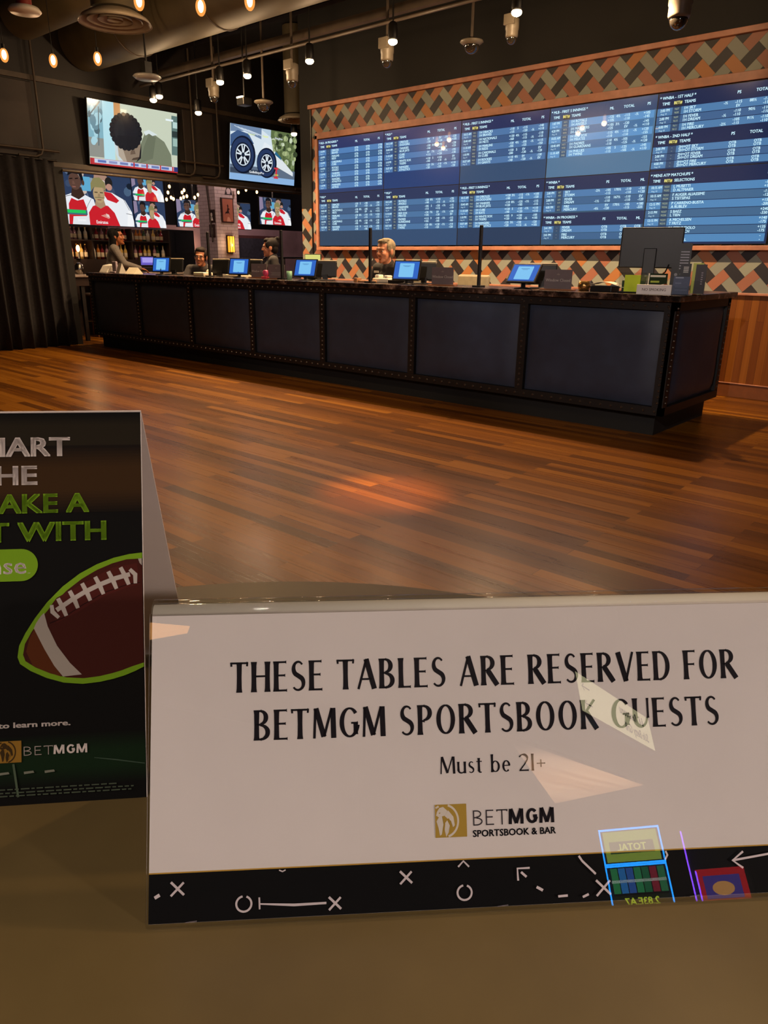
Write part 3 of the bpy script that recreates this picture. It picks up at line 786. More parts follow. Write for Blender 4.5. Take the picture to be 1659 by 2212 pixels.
# upright brochure tubes
for bx, by, c0, ht, lab, txt in ((-2.17, 6.22, '#1c1f26', .24, 'black brochure with a white crest in a clear stand at the counter end', None),
                            (-2.11, 6.33, '#c7cf5a', .245, 'lime yellow brochure in a clear stand at the counter end', None),
                            (-2.06, 6.26, '#2a2226', .235, 'rightmost black brochure with upright lettering at the counter end', 'PARIS')):
    bx -= .10
    t = thing('brochure_stand', lab, 'brochure', (bx, by, ZC), 'brochures at the right end of the counter')
    A = Matrix.Translation((bx, by, ZC)) @ Matrix.Rotation(.25, 4, 'Z')
    MB().box((-.04, -.008, .01), (.04, .004, ht), M=A).build('brochure', mat('card'+c0[1:], c0, .5, var=.06), t)
    MB().box((-.045, -.014, 0), (.045, -.011, .11), M=A).box((-.045, .006, 0), (.045, .009, .2), M=A).box((-.045, -.014, 0), (.045, .03, .006), M=A).build('holder', M_ACR, t)
    p = Pic(A @ Vector((-.04, -.008, .01)), A.to_3x3() @ Vector((1, 0, 0)), (0, 0, 1), .08, ht-.01)
    if txt:
        for i in range(6): p.rect(.55, .70-.075*i, .72, .735-.075*i, '#9a9098', lift=i == 0)
    elif c0 == '#1c1f26':
        for i in range(4): p.rect(.3, .70+.055*i, .78, .735+.055*i, '#b9b9b4', lift=i == 0)
    else:
        p.rect(.45, .3, .98, .8, '#8fa43c'); p.oval(.7, .86, .2, .06, '#e2e0cc')
    p.mb.build('print', M_PRINT, t)

# odds and ends along the counter
t = thing('card_reader', 'pale card reader with two rounded keys in front of the grey-haired man', 'card reader', (-5.66, 6.4, ZC))
q = MB(); q.box((-5.78, 6.33, ZC), (-5.54, 6.47, ZC+.05)); q.build('reader_body', M_CREAM, t, bevel=.015)
q = MB(); q.box((-5.76, 6.35, ZC+.05), (-5.70, 6.44, ZC+.085)); q.box((-5.63, 6.35, ZC+.05), (-5.57, 6.44, ZC+.08)); q.build('keys', M_WHITE, t, bevel=.012)
tag(MB().box((-5.52, 6.30, ZC), (-5.28, 6.46, ZC+.035)).build('cash_tray', M_PLAST, bevel=.006), 'flat black cash tray in front of the grey-haired man', 'tray')
tag(MB().box((-5.95, 6.28, ZC), (-5.7, 6.32, ZC+.02)).box((-6.0, 6.26, ZC), (-5.95, 6.34, ZC+.045)).build('wooden_stamp', mat('stamp_wood', '#a8764c', .5), bevel=.004), 'long wooden stamp left of the card reader', 'stamp')
tag(MB().lathe([(0, 0), (.045, 0), (.055, .04), (.05, .085), (.046, .085), (.05, .04), (.04, .006), (0, .006)], (-3.14, 6.22, ZC), 20).build('brass_cup', mat('brass', '#b98d52', .25, metal=.9)), 'small brass cup right of the rightmost closed sign', 'cup')
t = thing('receipt_printer', 'low black receipt printer under a curled white slip left of the lime box', 'printer', (-2.95, 6.25, ZC))
MB().box((-3.06, 6.17, ZC), (-2.86, 6.33, ZC+.05)).build('printer_body', M_PLAST, t, bevel=.006)
q = MB(); pts = [(-3.06+.36*i/12, .062+.022*math.sin(i/12*math.pi*1.6)) for i in range(13)]
vs = [(a, yy, ZC+b) for a, b in pts for yy in (6.18, 6.32)]
q.add(vs, [(2*i, 2*i+2, 2*i+3, 2*i+1) for i in range(12)], 0, (1, 1, 1), True); o = q.build('paper_slip', M_CREAM, t)
sd = o.modifiers.new('thick', 'SOLIDIFY'); sd.thickness = .002
tag(MB().box((-8.35, 6.2, ZC), (-7.98, 6.42, ZC+.03)).box((-8.32, 6.23, ZC+.03), (-8.02, 6.40, ZC+.036)).build('paper_stack', M_CREAM, bevel=.002), 'stack of cream papers in front of the woman with glasses', 'papers')
t = thing('receipt_printer', 'cream receipt printer left of the woman with glasses', 'printer', (-8.90, 6.28, ZC))
MB().box((-9.02, 6.2, ZC), (-8.78, 6.36, ZC+.05)).build('printer_body', M_CREAM, t, bevel=.01)
MB().ball((-8.83, 6.32, ZC+.06), (.03, .03, .03)).build('paper_roll', M_WHITE, t)
t = thing('pink_tape', 'pink tape dispenser in front of the woman with the bun', 'tape', (-7.40, 6.15, ZC))
MB().box((-7.46, 6.12, ZC), (-7.36, 6.18, ZC+.03)).build('tape_base', mat('red_plastic', '#d23a4a', .4), t, bevel=.006)
MB().lathe([(.0, -.02), (.036, -.02), (.036, .02), (0, .02)], (-7.40, 6.15, ZC+.07), 20, M=Matrix.Rotation(R(90), 4, 'X')).build('tape_roll', mat('pink_plastic', '#e04a78', .4), t)
tag(MB().lathe([(0, 0), (.03, 0), (.035, .10), (.03, .10), (.026, .006), (0, .006)], (-7.02, 6.2, ZC), 16).build('pen_cup', mat('jade_plastic', '#7fae8c', .4)), 'small jade pen cup right of the grey text sign', 'cup')
t = thing('desk_lamp_screen', 'small screen glowing yellow behind the tablet at the left end of the odds screens', 'screen', (-6.92, 6.5, ZC))
A = Matrix.Translation((-6.92, 6.5, ZC)) @ Matrix.Rotation(.35, 4, 'Z')
MB().box((-.11, 0, .03), (.11, .02, .30), M=A).box((-.08, -.04, 0), (.08, .08, .03), M=A).build('screen_body', M_PLAST, t, bevel=.004)
p = Pic(A @ Vector((-.11, 0, .03)), A.to_3x3() @ Vector((1, 0, 0)), (0, 0, 1), .22, .27)
p.rect(.03, .03, .97, .97, '#d9d67a'); p.rect(.3, .1, .9, .6, '#3c4a3c'); p.rect(.34, .5, .86, .58, '#e4e8d0')
p.mb.build('screen', M_SCREEN, t)
# left end of the counter
t = thing('name_sign', 'small white folded sign on the counter under the bartender\'s hand', 'sign', (-10.55, 6.2, ZC))
MB().prism([(-10.68, 6.12, ZC), (-10.68, 6.2, ZC+.09), (-10.68, 6.28, ZC)], (.25, 0, 0)).build('folded_card', M_CREAM, t)
tag(MB().prism([(-11.0, 6.15, ZC), (-10.98, 6.2, ZC+.15), (-10.96, 6.25, ZC)], (.10, 0, 0)).build('table_card', M_WHITE), 'narrow white upright card at the bartender\'s wrist', 'card')
t = thing('receipt_printer', 'grey receipt printer at the left end of the counter', 'printer', (-11.45, 6.28, ZC))
MB().prism([(-11.58, 6.18, ZC), (-11.58, 6.38, ZC), (-11.58, 6.38, ZC+.13), (-11.58, 6.26, ZC+.11)], (.24, 0, 0)).build('printer_body', M_WHITE, t, bevel=.008)
tag(MB().box((-11.30, 6.26, ZC), (-11.18, 6.30, ZC+.17)).box((-11.32, 6.22, ZC), (-11.16, 6.36, ZC+.02)).build('card_terminal', mat('mauve_plastic', '#9d8f98', .4), bevel=.012), 'upright card terminal beside the grey printer', 'card terminal')
tag(MB().ball((-11.02, 6.35, ZC+.0), (.14, .09, .03)).build('folded_cloth', mat('cloth_brown', '#7a6a5c', .9)), 'crumpled brown cloth on the counter in front of the bartender', 'cloth')
# ================================================================== ODDS SCREENS
ML, TO, PS = 'ML', 'TOTAL', 'PS'
def board(i, j, sections, rowc, blank, lab, hdr='#16264a'):
    x0, x1 = LX[i]+.006, LX[i+1]-.006
    z0, z1 = (LZ[1]+.004, LZ[2]-.006) if j == 0 else (LZ[0]+.006, LZ[1]-.004)
    t = thing('odds_screen', lab, 'screen', ((x0+x1)/2, YB-.03, z0), 'screens of the odds video wall')
    y = fy
    MB().box((LX[i]+.001, y, z0-.005), (LX[i+1]-.001, YB-.001, z1+.005)).build('screen_case', M_PLAST, t)
    Wd, H = x1-x0, z1-z0
    p = Pic((x0, y, z0), (1, 0, 0), (0, 0, 1), Wd, H)
    p.rect(0, 0, 1, 1, blank)
    T = '#c8eefc'; Yl = '#f2e88a'; G = '#a9b79a'
    top = 1.0
    p.lift(3); q = []
    for sec in sections:
        title, cols, rows = sec['t'], sec['cols'], sec['rows']
        top = sec.get('top', top)
        h0 = .19; rh = sec.get('rh', .106)
        k0 = p.k
        p.rect(0, top-h0, 1, top, hdr); 
        p.rect(.135, top-h0+.012, .20, top-h0+.075, '#2b2c2a')
        for k in range(len(rows)):
            a = top-h0-rh*(k+1)
            p.rect(.0, a+.004, .985, a+rh-.004, rowc[k % 2], lift=False)
            p.rect(.125, a+.004, .195, a+rh-.004, tuple(x*.55+.004 for x in col(rowc[1])), lift=True)
        p.lift(2)
        s1 = .029*H/.76; 
        sl = -.03
        p.text('* '+title+' *', .012, top-.082, s1*1.02, T, bold=.03)
        p.text('TIME', .035, top-.155, s1, T, bold=.03)
        p.text('BET#', .13, top-.155, s1, Yl, bold=.03)
        p.text(sec.get('h3', 'TEAMS'), .215, top-.155, s1, T, bold=.03)
        for nm, u in cols: p.text(nm, u, top-.12, s1, T, 'c', bold=.03)
        for k, rw in enumerate(rows):
            a = top-h0-rh*k
            tm, b, n1, n2, vals = rw
            l1, l2 = a-rh*.42, a-rh*.85
            p.text(tm, .025, a-rh*.46, s1*.95, T, bold=.028, sx=.84)
            p.text('Aug 10', .03, a-rh*.83, s1*.6, T)
            p.text(b[0], .16, l1+.004, s1*.72, G, 'c', sx=.85); p.text(b[1], .16, l2+.004, s1*.72, G, 'c', sx=.85)
            p.text(n1, .215, l1, s1, T, bold=.028); p.text(n2, .215, l2, s1, T, bold=.028)
            for u, va, vb in vals:
                if va: p.text(va, u, l1, s1*.95, T, 'c', bold=.028)
                if vb: p.text(vb, u, l2, s1*.95, T, 'c', bold=.028)
        top = top-h0-rh*len(rows)-.03
    p.mb.build('picture', M_SCREEN, t)
    return t
rb = random.Random(11)
def money(): return rb.choice(('-110', '-115', '+105', '-120', '-125', '+110', '-105', '-130', 'EV', '+120', '-140', '+115'))
def rowsof(teams, pre='', otb=False, start=951, times=None, vals=None, order=(.60, .745, .92)):
    out = []
    for k, (a, b) in enumerate(teams):
        tm = times[k] if times else ('10:15 AM', '10:40 AM', '11:10 AM', '1:10 PM', '10:37 AM', '1:20 PM', '4:10 PM')[k % 7]
        n = (str(start+2*k), str(start+2*k+1)) if not otb else ('--', '--')
        if vals: v = vals[k]
        elif otb: v = [(order[0], 'OTB', 'OTB'), (order[1], 'OTB', 'OTB'), (order[2], 'OTB', 'OTB')]
        else:
            sw = rb.random() < .5
            v = [(order[0], money(), money()), (order[1]-.085, rb.choice(('4\u00bd', '5', '8\u00bd', '9', '3\u00bd', '7\u00bd')), ''), (order[1], money(), money()),
                 (order[2]-.10, '-1\u00bd' if sw else '', '' if sw else '-\u00bd'), (order[2], money(), money())]
        out.append((tm, n, pre+a, pre+b, v))
    return out
C1 = [(ML, .60), (TO, .755), (PS, .93)]
NL = [('DBACKS', 'BRAVES'), ('NATIONALS', 'METS'), ('MARLINS', 'REDS'), ('CARDINALS', 'CUBS'), ('ROCKIES', 'GIANTS')]
AL = [('ORIOLES', 'DODGERS'), ('YANKEES', 'BLUE JAYS'), ('CUBS', 'RAYS'), ('WHITE SOX', 'TIGERS'), ('RANGERS', 'ATHLETICS')]
MX = [('ROYALS', 'ANGELS'), ('MARINERS', 'ASTROS'), ('RED SOX', 'PIRATES'), ('PADRES', 'GUARDIANS'), ('PHILLIES', 'TWINS')]
LIVE = [('DBACKS', 'BRAVES'), ('MARLINS', 'REDS'), ('CARDINALS', 'CUBS'), ('ROYALS', 'ANGELS'), ('YANKEES', 'BLUE JAYS'), ('RANGERS', 'ATHLETICS'), ('MARINERS', 'ASTROS')]
board(0, 0, [dict(t='MLB - IN PROGRESS', cols=C1, rows=rowsof(LIVE, otb=True, times=['1:10 PM']*7, order=(.60, .77, .95)))], ('#4d7fb8', '#35608f'), '#1c3a6c',
      'odds screen at the upper left of the video wall with seven matches in progress', '#1d2f63')
board(1, 0, [dict(t='MLB', cols=C1, rows=rowsof(AL, start=957))], ('#4a78ae', '#33588a'), '#123a72', 'second odds screen from the left in the upper row, deep blue lower third', '#1b2c62')
board(2, 0, [dict(t='MLB - FIRST 5 INNINGS', cols=C1, rows=rowsof(NL, '1H ', start=9951, vals=[
    [(.60, '-110', '-115'), (.665, '5', ''), (.745, '-115', '-120'), (.83, '', '-\u00bd'), (.92, '-140', '+110')],
    [(.60, '+130', '-160'), (.665, '4\u00bd', ''), (.745, '-115', '-115'), (.83, '', '-\u00bd'), (.92, '-110', '-115')],
    [(.60, '-120', '-105'), (.665, '4\u00bd', ''), (.745, '-105', '-125'), (.83, '-\u00bd', ''), (.92, '+115', '-150')],
    [(.60, '+150', '-200'), (.665, '5', ''), (.745, 'EV', '-130'), (.83, '', '-\u00bd'), (.92, 'EV', '-120')],
    [(.60, '+110', '-140'), (.665, '4\u00bd', ''), (.745, 'EV', '-120'), (.83, '', '-\u00bd'), (.92, '-130', 'EV')]]))], ('#4a74a6', '#365886'), '#2a4a6e',
      'middle odds screen of the upper row in the video wall', '#1a2a58')
board(3, 0, [dict(t='MLB - FIRST 5 INNINGS', cols=C1, rows=rowsof(MX, '1H ', start=9971, times=['1:07 PM', '4:20 PM', '10:35 AM', '10:40 AM', '11:10 AM'], vals=[
    [(.60, '-125', '+105'), (.665, '4\u00bd', ''), (.745, '-115', '-110'), (.83, '-\u00bd', ''), (.92, '+105', '-145')],
    [(.60, '+105', '-125'), (.665, '3\u00bd', ''), (.745, '-120', 'EV'), (.83, '', '-\u00bd'), (.92, '-145', '+110')],
    [(.60, '-115', '-110'), (.665, '4\u00bd', ''), (.745, '-115', '-110'), (.83, '-\u00bd', ''), (.92, '+120', '-155')],
    [(.60, '-110', '-110'), (.665, '4\u00bd', ''), (.745, '-105', '-125'), (.83, '', '-\u00bd'), (.92, '-155', '+120')],
    [(.60, '-105', '-115'), (.665, '5', ''), (.745, '-125', '-105'), (.83, '', '-\u00bd'), (.92, '-145', '+110')]]))], ('#5a93c8', '#40709f'), '#4d7496',
      'fourth odds screen from the left in the upper row, pale blue lower third', '#2c466c')
C2 = [(PS, .63), (TO, .80), (ML, .95)]
WN = [('SKY', 'STORM'), ('FEVER', 'DREAM'), ('FIRE', 'MERCURY')]
board(4, 0, [dict(t='WNBA - 1ST HALF', cols=C2, rows=rowsof(WN, '1H ', start=9607, times=['2:00 PM', '2:00 PM', '4:00 PM'], vals=[
    [(.54, '-\u00bd', ''), (.635, '-115', 'EV'), (.74, '88\u00bd', ''), (.84, '-110', '-110'), (.95, '-120', 'EV')],
    [(.54, '', '-\u00bd'), (.635, '-110', '-110'), (.74, '90\u00bd', ''), (.84, '-110', '-110'), (.95, '-105', '-115')],
    [(.54, '', '-2\u00bd'), (.635, '-105', '-115'), (.74, '91\u00bd', ''), (.84, '-110', '-110'), (.95, '+140', '-170')]]), top=1.0),
    dict(t='WNBA - 2ND HALF', cols=C2, rows=rowsof(WN, '2H+OT ', otb=True, times=['2:00 PM', '2:00 PM', '4:00 PM'], order=(.635, .82, .95)), top=.50, rh=.098)], ('#4d7cab', '#3f628e'), '#16284c',
      'odds screen at the upper right of the video wall with two half time lists', '#18264a')
board(0, 1, [dict(t='MLB', cols=C1, rows=rowsof(NL, start=951))], ('#46719d', '#35587f'), '#22405c', 'odds screen at the lower left of the video wall, beside the pattern strip', '#16294e')
board(1, 1, [dict(t='MLB', cols=C1, rows=rowsof(MX, start=971))], ('#44719f', '#355b88'), '#284a70', 'second odds screen from the left in the lower row, above the grey-haired man', '#17305a')
board(2, 1, [dict(t='MLB - FIRST 5 INNINGS', cols=C1, rows=rowsof(AL, '1H ', start=9961))], ('#4c80b4', '#38628f'), '#1c3858', 'middle odds screen of the lower row, above the empty chair', '#182c54')
board(3, 1, [dict(t='WNBA', cols=C2, rows=rowsof(WN, start=607, times=['2:00 PM', '2:00 PM', '4:00 PM'], vals=[
    [(.54, '-2\u00bd', ''), (.64, '-105', '-115'), (.73, '170\u00bd', ''), (.83, '-110', '-110'), (.95, '-130', '+120')],
    [(.54, '', '-1\u00bd'), (.64, '-110', '-110'), (.73, '167\u00bd', ''), (.83, '-110', '-110'), (.95, 'EV', '-120')],
    [(.54, '', '-4\u00bd'), (.64, 'EV', '-120'), (.73, '170\u00bd', ''), (.83, '-105', '-115'), (.95, '+180', '-225')]]), top=1.0),
    dict(t='WNBA - IN PROGRESS', cols=C2, rows=rowsof(WN[1:], otb=True, times=['2:41 PM', '2:41 PM'], order=(.64, .82, .95)), top=.475)], ('#4a7aac', '#3a628c'), '#31536e',
      'fourth odds screen from the left in the lower row, above the rightmost tablet', '#1a2c52')
AT = [('L MUSETTI', 'D ALTMAIER'), ('F AUGER ALIASSIME', 'S TSITSIPAS'), ('P CARRENO-BUSTA', 'A RUBLEV'), ('S BAEZ', 'L TIEN'), ('A MICHELSEN', 'T FRITZ'), ('JM CERUNDOLO', 'J WERKNECH'), ('K FEARN', 'C NORNELL')]
board(4, 1, [dict(t='MENS ATP MATCHUPS', h3='SELECTIONS', cols=[(ML, .95)], rows=rowsof(AT, start=90201, times=['10:15 AM', '10:15 AM', '12:15 PM', '2:15 PM', '12:15 PM', '10:15 AM', '12:15 PM'],
      vals=[[(.95, a, b)] for a, b in (('-150', '+120'), ('-110', '-120'), ('+155', '-200'), ('+240', '-330'), ('+140', '-175'), ('+135', '-175'), ('-', '-'))]), rh=.112)], ('#4f86b8', '#3f668c'), '#16284c',
      'odds screen with a tennis list at the lower right of the video wall', '#18264a')

# ================================================================== TELEVISIONS
def tv(ctr, wd, ht, facing, tilt, lab, draw, name='television', group='televisions', mount=True):
    """facing: heading of the screen normal in degrees (0 = +X); screen seen from the front has U to its right"""
    t = thing(name, lab, 'television', ctr, group)
    N = Vector((math.cos(R(facing)), math.sin(R(facing)), 0)); U = Vector((-N.y, N.x, 0)); Z = Vector((0, 0, 1))
    V = (Z*math.cos(R(tilt)) + N*math.sin(R(tilt))); N2 = U.cross(V)
    c = Vector(ctr)
    M = Matrix((U, V, N2)).transposed().to_4x4(); M.translation = c
    case_ = MB().box((-wd/2-.012, -ht/2-.012, -.05), (wd/2+.012, ht/2+.012, 0), M=M)
    case_ = case_.build('tv_case', M_PLAST, t, bevel=.006)
    p = Pic(c - U*wd/2 - V*ht/2, U, V, wd, ht)
    draw(p); p.mb.build('screen', M_SCREEN, case_)
    if mount == 'pole':
        b = c - N*.09
        MB().tube([c - N2*.05, b], .03).build('wall_arm', M_STEEL, t)
        MB().cone(b, (b.x, b.y, 3.55), .025).build('ceiling_pole', M_STEEL, t)
    elif mount == 'stand':
        b = c - N*.09
        MB().cone((b.x, b.y, 0), b, .03).build('floor_pole', M_STEEL, t); MB().tube([c - N2*.05, b], .03).build('wall_arm', M_STEEL, t)
        MB().lathe([(0, 0), (.2, 0), (.2, .02), (0, .03)], (b.x, b.y, 0), 20).build('floor_plate', M_STEEL, t)
    elif mount:
        back = c - N*.16
        MB().tube([c - N2*.05, back], .03).build('wall_arm', M_STEEL, t)
        MB().box((-.12, -.12, -.175), (.12, .12, -.155), M=Matrix.Translation(c) @ Matrix((U, Z, N)).transposed().to_4x4()).build('wall_plate', M_STEEL, t)
    return t

def d_head(p):
    p.rect(0, 0, 1, 1, '#c9d2bd')
    p.rect(0, .12, .17, 1, '#7fb0bf'); p.rect(.155, .1, .275, 1, '#b5e0ea'); p.rect(.275, .4, .345, 1, '#c9915c')
    p.rect(0, .12, .155, .42, '#8d8f86')
    for k in range(14):
        a = random.Random(k); p.oval(.02+.12*a.random(), .3+.55*a.random(), .02+.02*a.random(), .05+.05*a.random(), a.choice(('#a7d2dd', '#6a8f9c', '#c4e6ea', '#4c6a74')), 10)
    p.line([(.0, .72), (.13, .98)], .02, '#5c7076'); p.line([(.1, .3), (.115, .9)], .015, '#55686e')
    p.rect(.93, .3, 1, .95, '#5f7a76'); p.rect(.945, .75, 1, .85, '#b9d6d2'); p.rect(.945, .45, 1, .58, '#9dbcb4'); p.rect(.935, .6, 1, .7, '#2d3c3c')
    p.poly([(.40, .10), (.5, .2), (.62, .62), (.72, .60), (.84, .50), (.92, .3), (.93, .10)], '#78806a')
    p.poly([(.55, .10), (.6, .38), (.66, .60), (.74, .55), (.70, .2)], '#6a725e')
    p.poly([(.60, .62), (.66, .66), (.76, .60), (.70, .57), (.66, .60), (.62, .56)], '#d8e4e4')
    p.poly([(.26, .42), (.28, .2), (.31, .1), (.40, .1), (.33, .3)], '#c9d8dc')
    p.poly([(.31, .40), (.33, .18), (.37, .10), (.47, .10), (.55, .20), (.56, .42), (.50, .50)], '#8c7a68')
    p.poly([(.30, .36), (.31, .18), (.36, .10), (.40, .10), (.35, .34)], '#b3a594')
    p.poly([(.44, .22), (.50, .24), (.49, .30), (.45, .29)], '#6a584a'); p.poly([(.45, .13), (.52, .15), (.54, .2), (.47, .17)], '#4d3f36')
    p.oval(.41, .56, .165, .27, '#161a22', 26)
    p.oval(.31, .58, .075, .24, '#1c2026', 18)
    for k in range(22):
        a = 2*math.pi*k/22; p.oval(.40+.155*math.cos(a), .575+.255*math.sin(a), .03, .05, '#14181f', 8, lift=k == 0)
    p.poly([(.30, .34), (.36, .40), (.45, .34), (.52, .38), (.56, .52), (.3, .5)], '#14181f')
    p.poly([(.55, .30), (.57, .42), (.56, .18), (.50, .10), (.54, .2)], '#14181f')
    p.rect(.86, .855, .95, .885, '#e8f6fa')
    p.rect(0, 0, 1, .10, '#b3262c'); p.rect(.03, .028, .95, .095, '#c9d2e6')
    for k in range(7): p.rect(.08+.12*k, .04, .17+.12*k, .08, ('#5a72b4', '#8a94c4', '#6f7fb6')[k % 3], lift=k == 0)
    for u in (.03, .47, .62, .78, .93): p.rect(u, .02, u+.015, .10, '#c22a30')
    p.rect(.955, .02, 1, .1, '#2a3a7a')

def d_wheels(p):
    p.rect(0, 0, 1, 1, '#b9cfe0'); p.rect(.6, .25, 1, 1, '#5e6f46')
    a = random.Random(3)
    for k in range(60): p.oval(.63+.37*a.random(), .35+.6*a.random(), .02+.02*a.random(), .03+.03*a.random(), a.choice(('#7f9160', '#3c4a30', '#a9b884', '#2e3826', '#c9d6b8')), 8)
    for k in range(7): p.line([(.66+.05*k, .3), (.65+.055*k, .7), (.70+.05*k, .95)], .008, '#2b3024', lift=k == 0)
    p.rect(0, 0, 1, .12, '#8cb4e0'); p.rect(0, .12, 1, .28, '#5f6f84'); p.rect(.0, .13, .5, .22, '#3a4658')
    p.poly([(0, .62), (0, 1), (.42, 1), (.60, .86), (.64, .6), (.40, .5)], '#d9e6ef')
    p.poly([(0, .86), (.2, .9), (.45, .8), (.45, 1), (0, 1)], '#6f87a8')
    for k in range(5): p.line([(.05+.05*k, .97-.01*k), (.3+.05*k, .86)], .01, '#c9d8e8', lift=k == 0)
    p.poly([(0, .80), (.10, .90), (.26, .86), (.34, .70), (.30, .66), (.0, .6)], '#3e5a86')
    p.poly([(.46, .62), (.50, .76), (.60, .70), (.66, .55), (.40, .5)], '#e6eef4')
    p.poly([(.6, .5), (.66, .62), (.97, .25), (.97, .18), (.6, .38)], '#dfe6ea'); p.poly([(.66, .56), (.78, .46), (.76, .52), (.68, .62)], '#2a6a8c')
    for (u, v, ru, rv) in ((.185, .47, .185, .345), (.545, .375, .155, .285)):
        p.oval(u, v, ru, rv, '#10182c', 30); p.oval(u-.008, v, ru*.9, rv*.9, '#26385e', 30); p.oval(u, v, ru*.66, rv*.66, '#141c30', 30)
        p.oval(u, v, ru*.58, rv*.58, '#c6d4e2', 30); p.oval(u, v, ru*.52, rv*.52, '#0d1220', 30)
        for k in range(5):
            for d in (-9, 9):
                an = R(90+72*k+d); p.line([(u+ru*.08*math.cos(an), v+rv*.08*math.sin(an)), (u+ru*.53*math.cos(an+.05*d/9), v+rv*.53*math.sin(an+.05*d/9))], .028, '#dbe6ee', lift=(k == 0 and d < 0))
        p.oval(u, v, ru*.13, rv*.13, '#1a2436', 12)
    for v in (.10, .28): p.rect(.66, v, .73, v+.03, '#d23440')
    p.rect(.685, .12, .71, .3, '#d23440')
    p.text('Smarter', .25, .845, .038, '#d6e89a', bold=.02); p.text('\u00b7 Faster', .455, .845, .038, '#e6f03c', bold=.02); p.text('\u00b7 Hangfree', .64, .845, .038, '#e6eef6', bold=.02)
    p.text('GetBullseyePro', .28, .155, .042, '#f2f6fa', bold=.02); p.text('.com', .66, .155, .042, '#e6f03c', bold=.02)

def team(p, u0, v0, w_, h_, detail=True):
    """three footballers in red and white shirts, drawn into a part of the screen"""
    X = lambda u: u0+u*w_
    Y = lambda v: v0+v*h_
    def po(pts, c): p.poly([(X(min(1, max(0, u))), Y(min(1, max(0, v)))) for u, v in pts], c)
    def ov(u, v, a, b, c, n=18): 
        pts = [(min(1, max(0, u+a*math.cos(2*math.pi*k/n))), min(1, max(0, v+b*math.sin(2*math.pi*k/n)))) for k in range(n)]
        po(pts, c)
    po([(0, 0), (1, 0), (1, 1), (0, 1)], '#2c3c5a')
    rr = random.Random(5)
    for k in range(26 if detail else 10):
        ov(rr.random(), .45+.55*rr.random(), .03+.05*rr.random(), .04+.08*rr.random(), rr.choice(('#3a4a66', '#22304a', '#8a9aa8', '#5a6a84', '#16202e', '#c9b8ac', '#48607c')), 10)
    po([(0, .5), (0, 1), (.10, 1), (.12, .6)], '#8c7f9a'); po([(.34, .6), (.36, .85), (.46, .85), (.46, .6)], '#5fa9cf')
    # back right player
    po([(.62, .62), (.75, .60), (.90, .48), (.97, .30), (1, .1), (1, 0), (.5, 0), (.52, .4)], '#e9edf2'); po([(.60, .62), (.72, .60), (.82, .47), (.78, .42), (.66, .47)], '#c8202c')
    ov(.60, .82, .09, .2, '#a98674'); po([(.51, .9), (.52, 1), (.69, 1), (.69, .88), (.6, .96)], '#2a241f'); ov(.60, .78, .055, .04, '#e2d6d0'); 
    ov(.70, .78, .05, .1, '#22201f'); ov(.70, .70, .04, .06, '#b98a7a')
    po([(.93, .3), (.98, .28), (1, .05), (.96, 0), (.9, 0)], '#f4f6f8')
    if detail:
        p.line([(X(.74), Y(.6)), (X(.88), Y(.5)), (X(.95), Y(.3))], .008, '#2a2c38'); p.line([(X(.9), Y(.24)), (X(.99), Y(.22))], .008, '#2a2c38')
    # left player
    po([(.02, .3), (.10, .48), (.20, .54), (.36, .54), (.48, .46), (.52, .2), (.5, 0), (.05, 0)], '#e8ecf2')
    po([(.16, .36), (.20, .46), (.27, .42), (.35, .45), (.38, .3), (.36, 0), (.14, 0)], '#c81e2a'); po([(.18, 0), (.20, .14), (.42, .16), (.45, 0)], '#e2e6ec')
    po([(.20, .50), (.22, .64), (.34, .64), (.37, .52), (.29, .44)], '#3a2820')
    ov(.265, .76, .075, .155, '#5a4036'); po([(.18, .84), (.20, .96), (.28, 1), (.36, .95), (.375, .78), (.35, .76), (.32, .88), (.24, .89)], '#14161c'); ov(.365, .74, .018, .05, '#4e362c')
    if detail:
        po([(.20, .80), (.24, .81), (.24, .79), (.20, .78)], '#1c1412'); po([(.27, .81), (.31, .82), (.31, .80), (.27, .79)], '#1c1412'); po([(.225, .67), (.27, .67), (.27, .65), (.23, .645)], '#8a5a50'); po([(.235, .76), (.255, .76), (.265, .70), (.23, .70)], '#6b4c40')
        p.line([(X(.10), Y(.47)), (X(.22), Y(.52))], .008, '#2a2c38'); p.line([(X(.45), Y(.47)), (X(.40), Y(.36)), (X(.38), Y(.3))], .006, '#2a2c38')
    # middle player in front
    po([(.40, .22), (.46, .34), (.54, .38), (.66, .36), (.74, .24), (.80, 0), (.40, 0)], '#c91f2b')
    po([(.49, .36), (.51, .48), (.61, .48), (.63, .36), (.56, .30)], '#a98a6c'); ov(.555, .56, .075, .16, '#b49a72')
    po([(.455, .60), (.46, .74), (.50, .84), (.58, .86), (.645, .78), (.65, .60), (.62, .68), (.5, .68)], '#8a8256')
    if detail:
        po([(.50, .60), (.54, .60), (.54, .58), (.50, .58)], '#5a4a34'); po([(.57, .60), (.61, .60), (.61, .58), (.57, .58)], '#5a4a34'); po([(.525, .47), (.585, .47), (.575, .45), (.535, .45)], '#8a5f4c'); po([(.545, .57), (.565, .57), (.575, .51), (.535, .51)], '#9c8260')
        p.line([(X(.50), Y(.50)), (X(.62), Y(.50))], .012, '#6e6a48')
        p.text('Emirates', X(.56), Y(.03), .06, '#f2f2f4', 'c', bold=.02, sx=.8)
        p.text('Emirates', X(.30), Y(.06), .045, '#f2f2f4', 'c', bold=.02, sx=.7)
        for k in range(4): p.line([(X(.56+.02*k), Y(.18+.01*k)), (X(.66), Y(.13+.02*k))], .008, '#e8c8b8', lift=k == 0)
        po([(.62, .22), (.66, .20), (.67, .14), (.63, .16)], '#e6c8c0')
